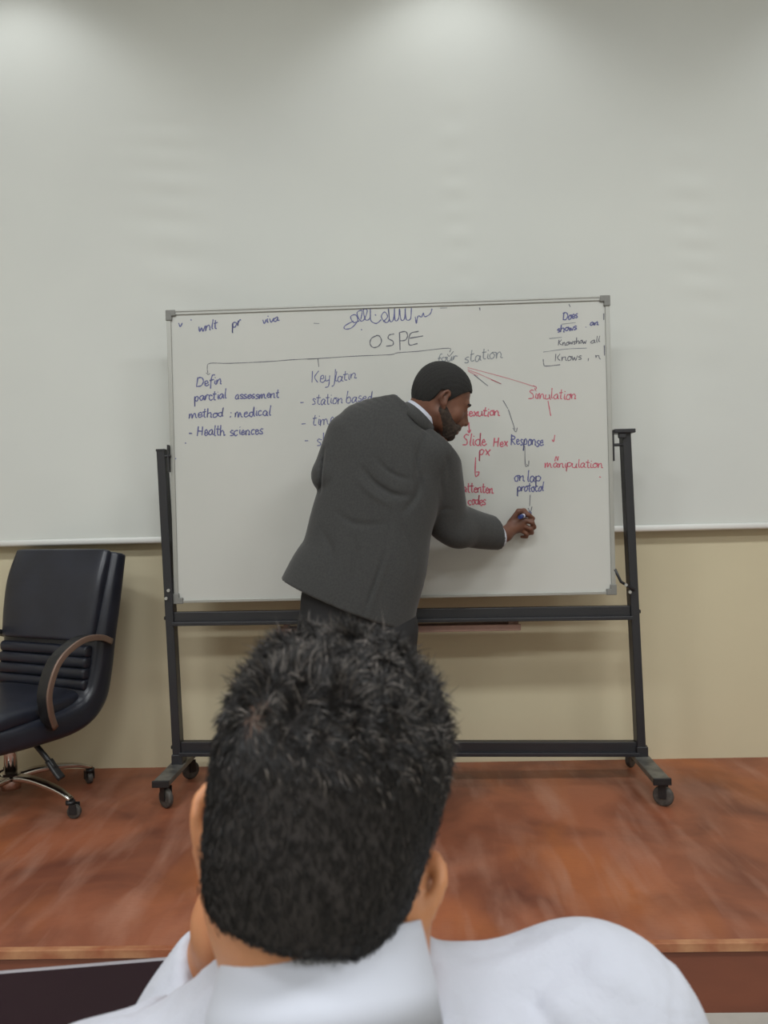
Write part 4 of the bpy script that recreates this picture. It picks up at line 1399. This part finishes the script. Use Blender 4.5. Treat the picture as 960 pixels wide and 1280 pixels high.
# ------------------------------------------------------------------ laptop and what carries it, the seat
lp0 = np.array([-.60, .60, .452])
LT = atz(0, 0, 0) if False else None
lap = root('laptop', (-.42, .78, .40), 'open laptop with dark screen and thin silver rim beside the seated man', 'laptop')
TR, TL = at(222, 1196, .87), at(-95, 1222, .835)       # top corners of the lid
rr_ = (TR - TL) / np.linalg.norm(TR - TL)
dn = np.array([0, -.42, -1.0]); dn = dn - rr_ * (dn @ rr_); dn /= np.linalg.norm(dn)
lh = .20
nn = np.cross(rr_, dn)
if nn[1] > 0: nn = -nn
def lid(name, m, u0, u1, v0, v1, n0, n1, rad, par):
    W, Hh = np.linalg.norm(TR - TL), lh
    pr = rprof(u1 - u0, v1 - v0, rad, 5)
    cu_, cv_ = (u0 + u1) / 2, (v0 + v1) / 2
    V = [TL + rr_ * (cu_ + a) + dn * (cv_ + b) + nn * q for q in (n0, n1) for a, b in pr]
    n = len(pr)
    Fc = [tuple(range(n)), tuple(range(2 * n - 1, n - 1, -1))] + [(i, n + i, n + (i + 1) % n, (i + 1) % n) for i in range(n)]
    return MB().add(V, Fc).build(name, m, par)
LW = float(np.linalg.norm(TR - TL))
lid('lid', m_lapbezel, 0, LW, 0, lh, -.006, 0, .010, lap)
lid('screen', m_lapscreen, .0025, LW - .0025, .0025, lh - .004, 0, .0008, .008, lap)
hg = (TL + dn * lh)
hz_ = min(hg[2], (TR + dn * lh)[2])
mid = TL + rr_ * LW / 2 + dn * lh
ang = math.atan2(rr_[1], rr_[0])
rot = Matrix.Rotation(ang, 3, 'Z')
bc = mid + np.array([math.sin(ang) * .105, -math.cos(ang) * .105, 0]); DZ = float(min(hg[2], (TR + dn * lh)[2])) - .004
MB().box((bc[0], bc[1], DZ - .007), (LW, .215, .014), rot).build('base', m_lapbezel, lap, .003)
kb = MB()
for r_ in range(5):
    for c_ in range(13):
        q = rot @ Vector((-LW / 2 + .03 + c_ * (LW - .06) / 12, .085 - r_ * .021, 0))
        kb.box((bc[0] + q.x, bc[1] + q.y, DZ + .001), (.019, .017, .003), rot)
ko = kb.build('keyboard', m_keys, lap)
dsk = root('side_desk', (-.46, .71, FLOOR_Z), 'low brown side desk under the laptop', 'desk')
zt = DZ - .014
MB().box((-.475, .765, zt - .012), (.40, .25, .024)).build('desktop', m_desk, dsk, .003)
for x in (-.64, -.30):
    for y in (.67, .86):
        MB().box((x, y, (zt - .024 + FLOOR_Z) / 2), (.025, .025, zt - .024 - FLOOR_Z)).build('leg', m_black, dsk)
for_arm = True
sc_ = root('seat_chair', (-.04, .45, FLOOR_Z), 'plain black chair under the seated man in the white shirt', 'chair')
MB().box((-.04, .47, .175), (.44, .36, .05)).build('seat', m_leather, sc_, .015)
MB().box((-.04, .315, .36), (.42, .03, .22)).build('backrest', m_leather, sc_, .01)
for x in (-.24, .16):
    MB().beam((x, .315, .15), (x, .315, .46), .022, .022).build('upright', m_black, sc_)
    for y in (.33, .60):
        MB().box((x, y, (FLOOR_Z + .155) / 2), (.024, .024, .155 - FLOOR_Z)).build('leg', m_black, sc_)

MB().box((-.285, .47, .425), (.045, .20, .024)).box((-.285, .42, .29), (.024, .024, .26)).box((-.262, .42, .17), (.06, .024, .024)).build('armrest', m_black, sc_, .004)

# ------------------------------------------------------------------ office chair
CH = atz(93, 1026, 0), atz(115, 988, 0)
chc = (-1.56, 2.955)
AR = math.radians(-24)
oc = root('office_chair', (chc[0], chc[1], 0), 'black leather office chair with curved armrest and chrome star base left of the whiteboard', 'office chair', AR)
wl = dict(world=False)
MB().tube([(0, 0, .07), (0, 0, .135)], .036, 20, side=(1, 0, 0)).build('hub', m_chrome, oc, **wl)
MB().tube([(0, 0, .12), (0, 0, .30)], .024, 20, side=(1, 0, 0)).build('column', m_chrome, oc, **wl)
p1 = np.array(CH[0][:2]) - chc
a0 = math.atan2(p1[1], p1[0]) - AR + math.radians(2)
for k in range(5):
    a = a0 + k * math.radians(72)
    c_, s_ = math.cos(a), math.sin(a)
    path = spline([(c_ * r, s_ * r, z) for r, z in ((.02, .115), (.12, .118), (.25, .098), (.325, .070))], 4)
    n = len(path)
    lg = MB().sweep(path, rprof(.046, .026, .010), side=(-s_, c_, 0), scale=[1.05 - .5 * i / (n - 1) for i in range(n)]).build('base_leg', m_chrome, oc, **wl)
    caster(oc, c_ * .32, s_ * .32, a + 2.0 + k, .026, world=False, m=m_blackplastic, zt=.066)
MB().box((0, .02, .285), (.20, .24, .04)).build('tilt_mechanism', m_blackplastic, oc, .01, world=False)
# lever with paddle, on the side towards the board
MB().tube(spline([(.08, -.02, .29), (.15, -.03, .285), (.215, -.03, .24), (.265, -.02, .185)], 4), .010, 10, scale=[1 + .0 * i for i in range(13)]).build('lever', m_blackplastic, oc, **wl)
MB().sweep(spline([(.24, -.025, .215), (.27, -.02, .178), (.295, -.015, .150)], 4), rprof(.034, .016, .007), side=(0, 1, 0)).build('lever_handle', m_blackplastic, oc, **wl)
# shell: one bent bucket (seat underside rising into the back)
W_S = .25
def bucket(name, path, thick, width, m, wscale=None, dx=0.0, pw=3.2):
    f = Field((-.36, -.36, .18), (.36, .48, 1.06), .0065)
    secs = []
    return f
shf = Field((-.36, -.36, .18), (.36, .48, 1.06), .0062)
prof_yz = [(-.27, .335), (-.10, .335), (.10, .345), (.19, .40), (.225, .50), (.245, .64), (.275, .80), (.320, .975)]
shf.loft([((0, y, z), wv, tv) for (y, z), wv, tv in zip(prof_yz, (.25, .27, .275, .28, .285, .292, .298, .292), (.055, .062, .07, .07, .062, .06, .056, .045))], (1, 0, 0), .01, pw=4.5)
shf.build('shell', m_leather, oc, world=False)
# seat cushion
cf = Field((-.36, -.36, .28), (.36, .36, .50), .0062)
cf.loft([((0, y, z), wv, .042) for y, z, wv in ((-.29, .385, .24), (-.2, .40, .25), (0, .402, .25), (.13, .41, .24))], (1, 0, 0), .01, pw=4)
cf.build('seat_cushion', m_leather, oc, world=False)
# upper back pad
uf = Field((-.3, .05, .56), (.3, .42, 1.04), .0062)
uf.loft([((0, .185, .63), .258, .030), ((0, .205, .74), .268, .036), ((0, .232, .87), .274, .034), ((0, .275, .99), .268, .026)], (1, 0, 0), .01, pw=4)
uf.build('back_pad', m_leather, oc, world=False)
for k in range(4):
    z = .59 - k * .043
    y = .172 - k * .008 + (.006 if k == 3 else 0)
    rf = Field((-.3, .05, z - .06), (.3, .3, z + .06), .005)
    rf.loft([((x, y + .004, z), .0225, .024 if abs(x) < .24 else .016) for x in (-.25, -.235, -.1, 0, .1, .235, .25)], (0, 0, 1), .01, pw=2.8)
    rf.build('back_roll', m_leather, oc, world=False)
for s in (-1, 1):
    ap = spline([(s * 0.280, .235, .625), (s * 0.303, .15, .655), (s * 0.313, .05, .655), (s * 0.313, -.05, .60), (s * 0.308, -.095, .50), (s * 0.298, -.085, .42), (s * 0.280, -.05, .35)], 5)
    MB().sweep(ap, rprof(.058, .020, .008), side=(1, 0, 0)).build('armrest', m_blackplastic, oc, **wl)
    ao = [np.array(q) + np.array([s * .028, 0, 0]) for q in ap]
    MB().sweep(ao, rprof(.010, .024, .004), side=(1, 0, 0)).build('armrest_rim', m_armrim, oc, **wl)
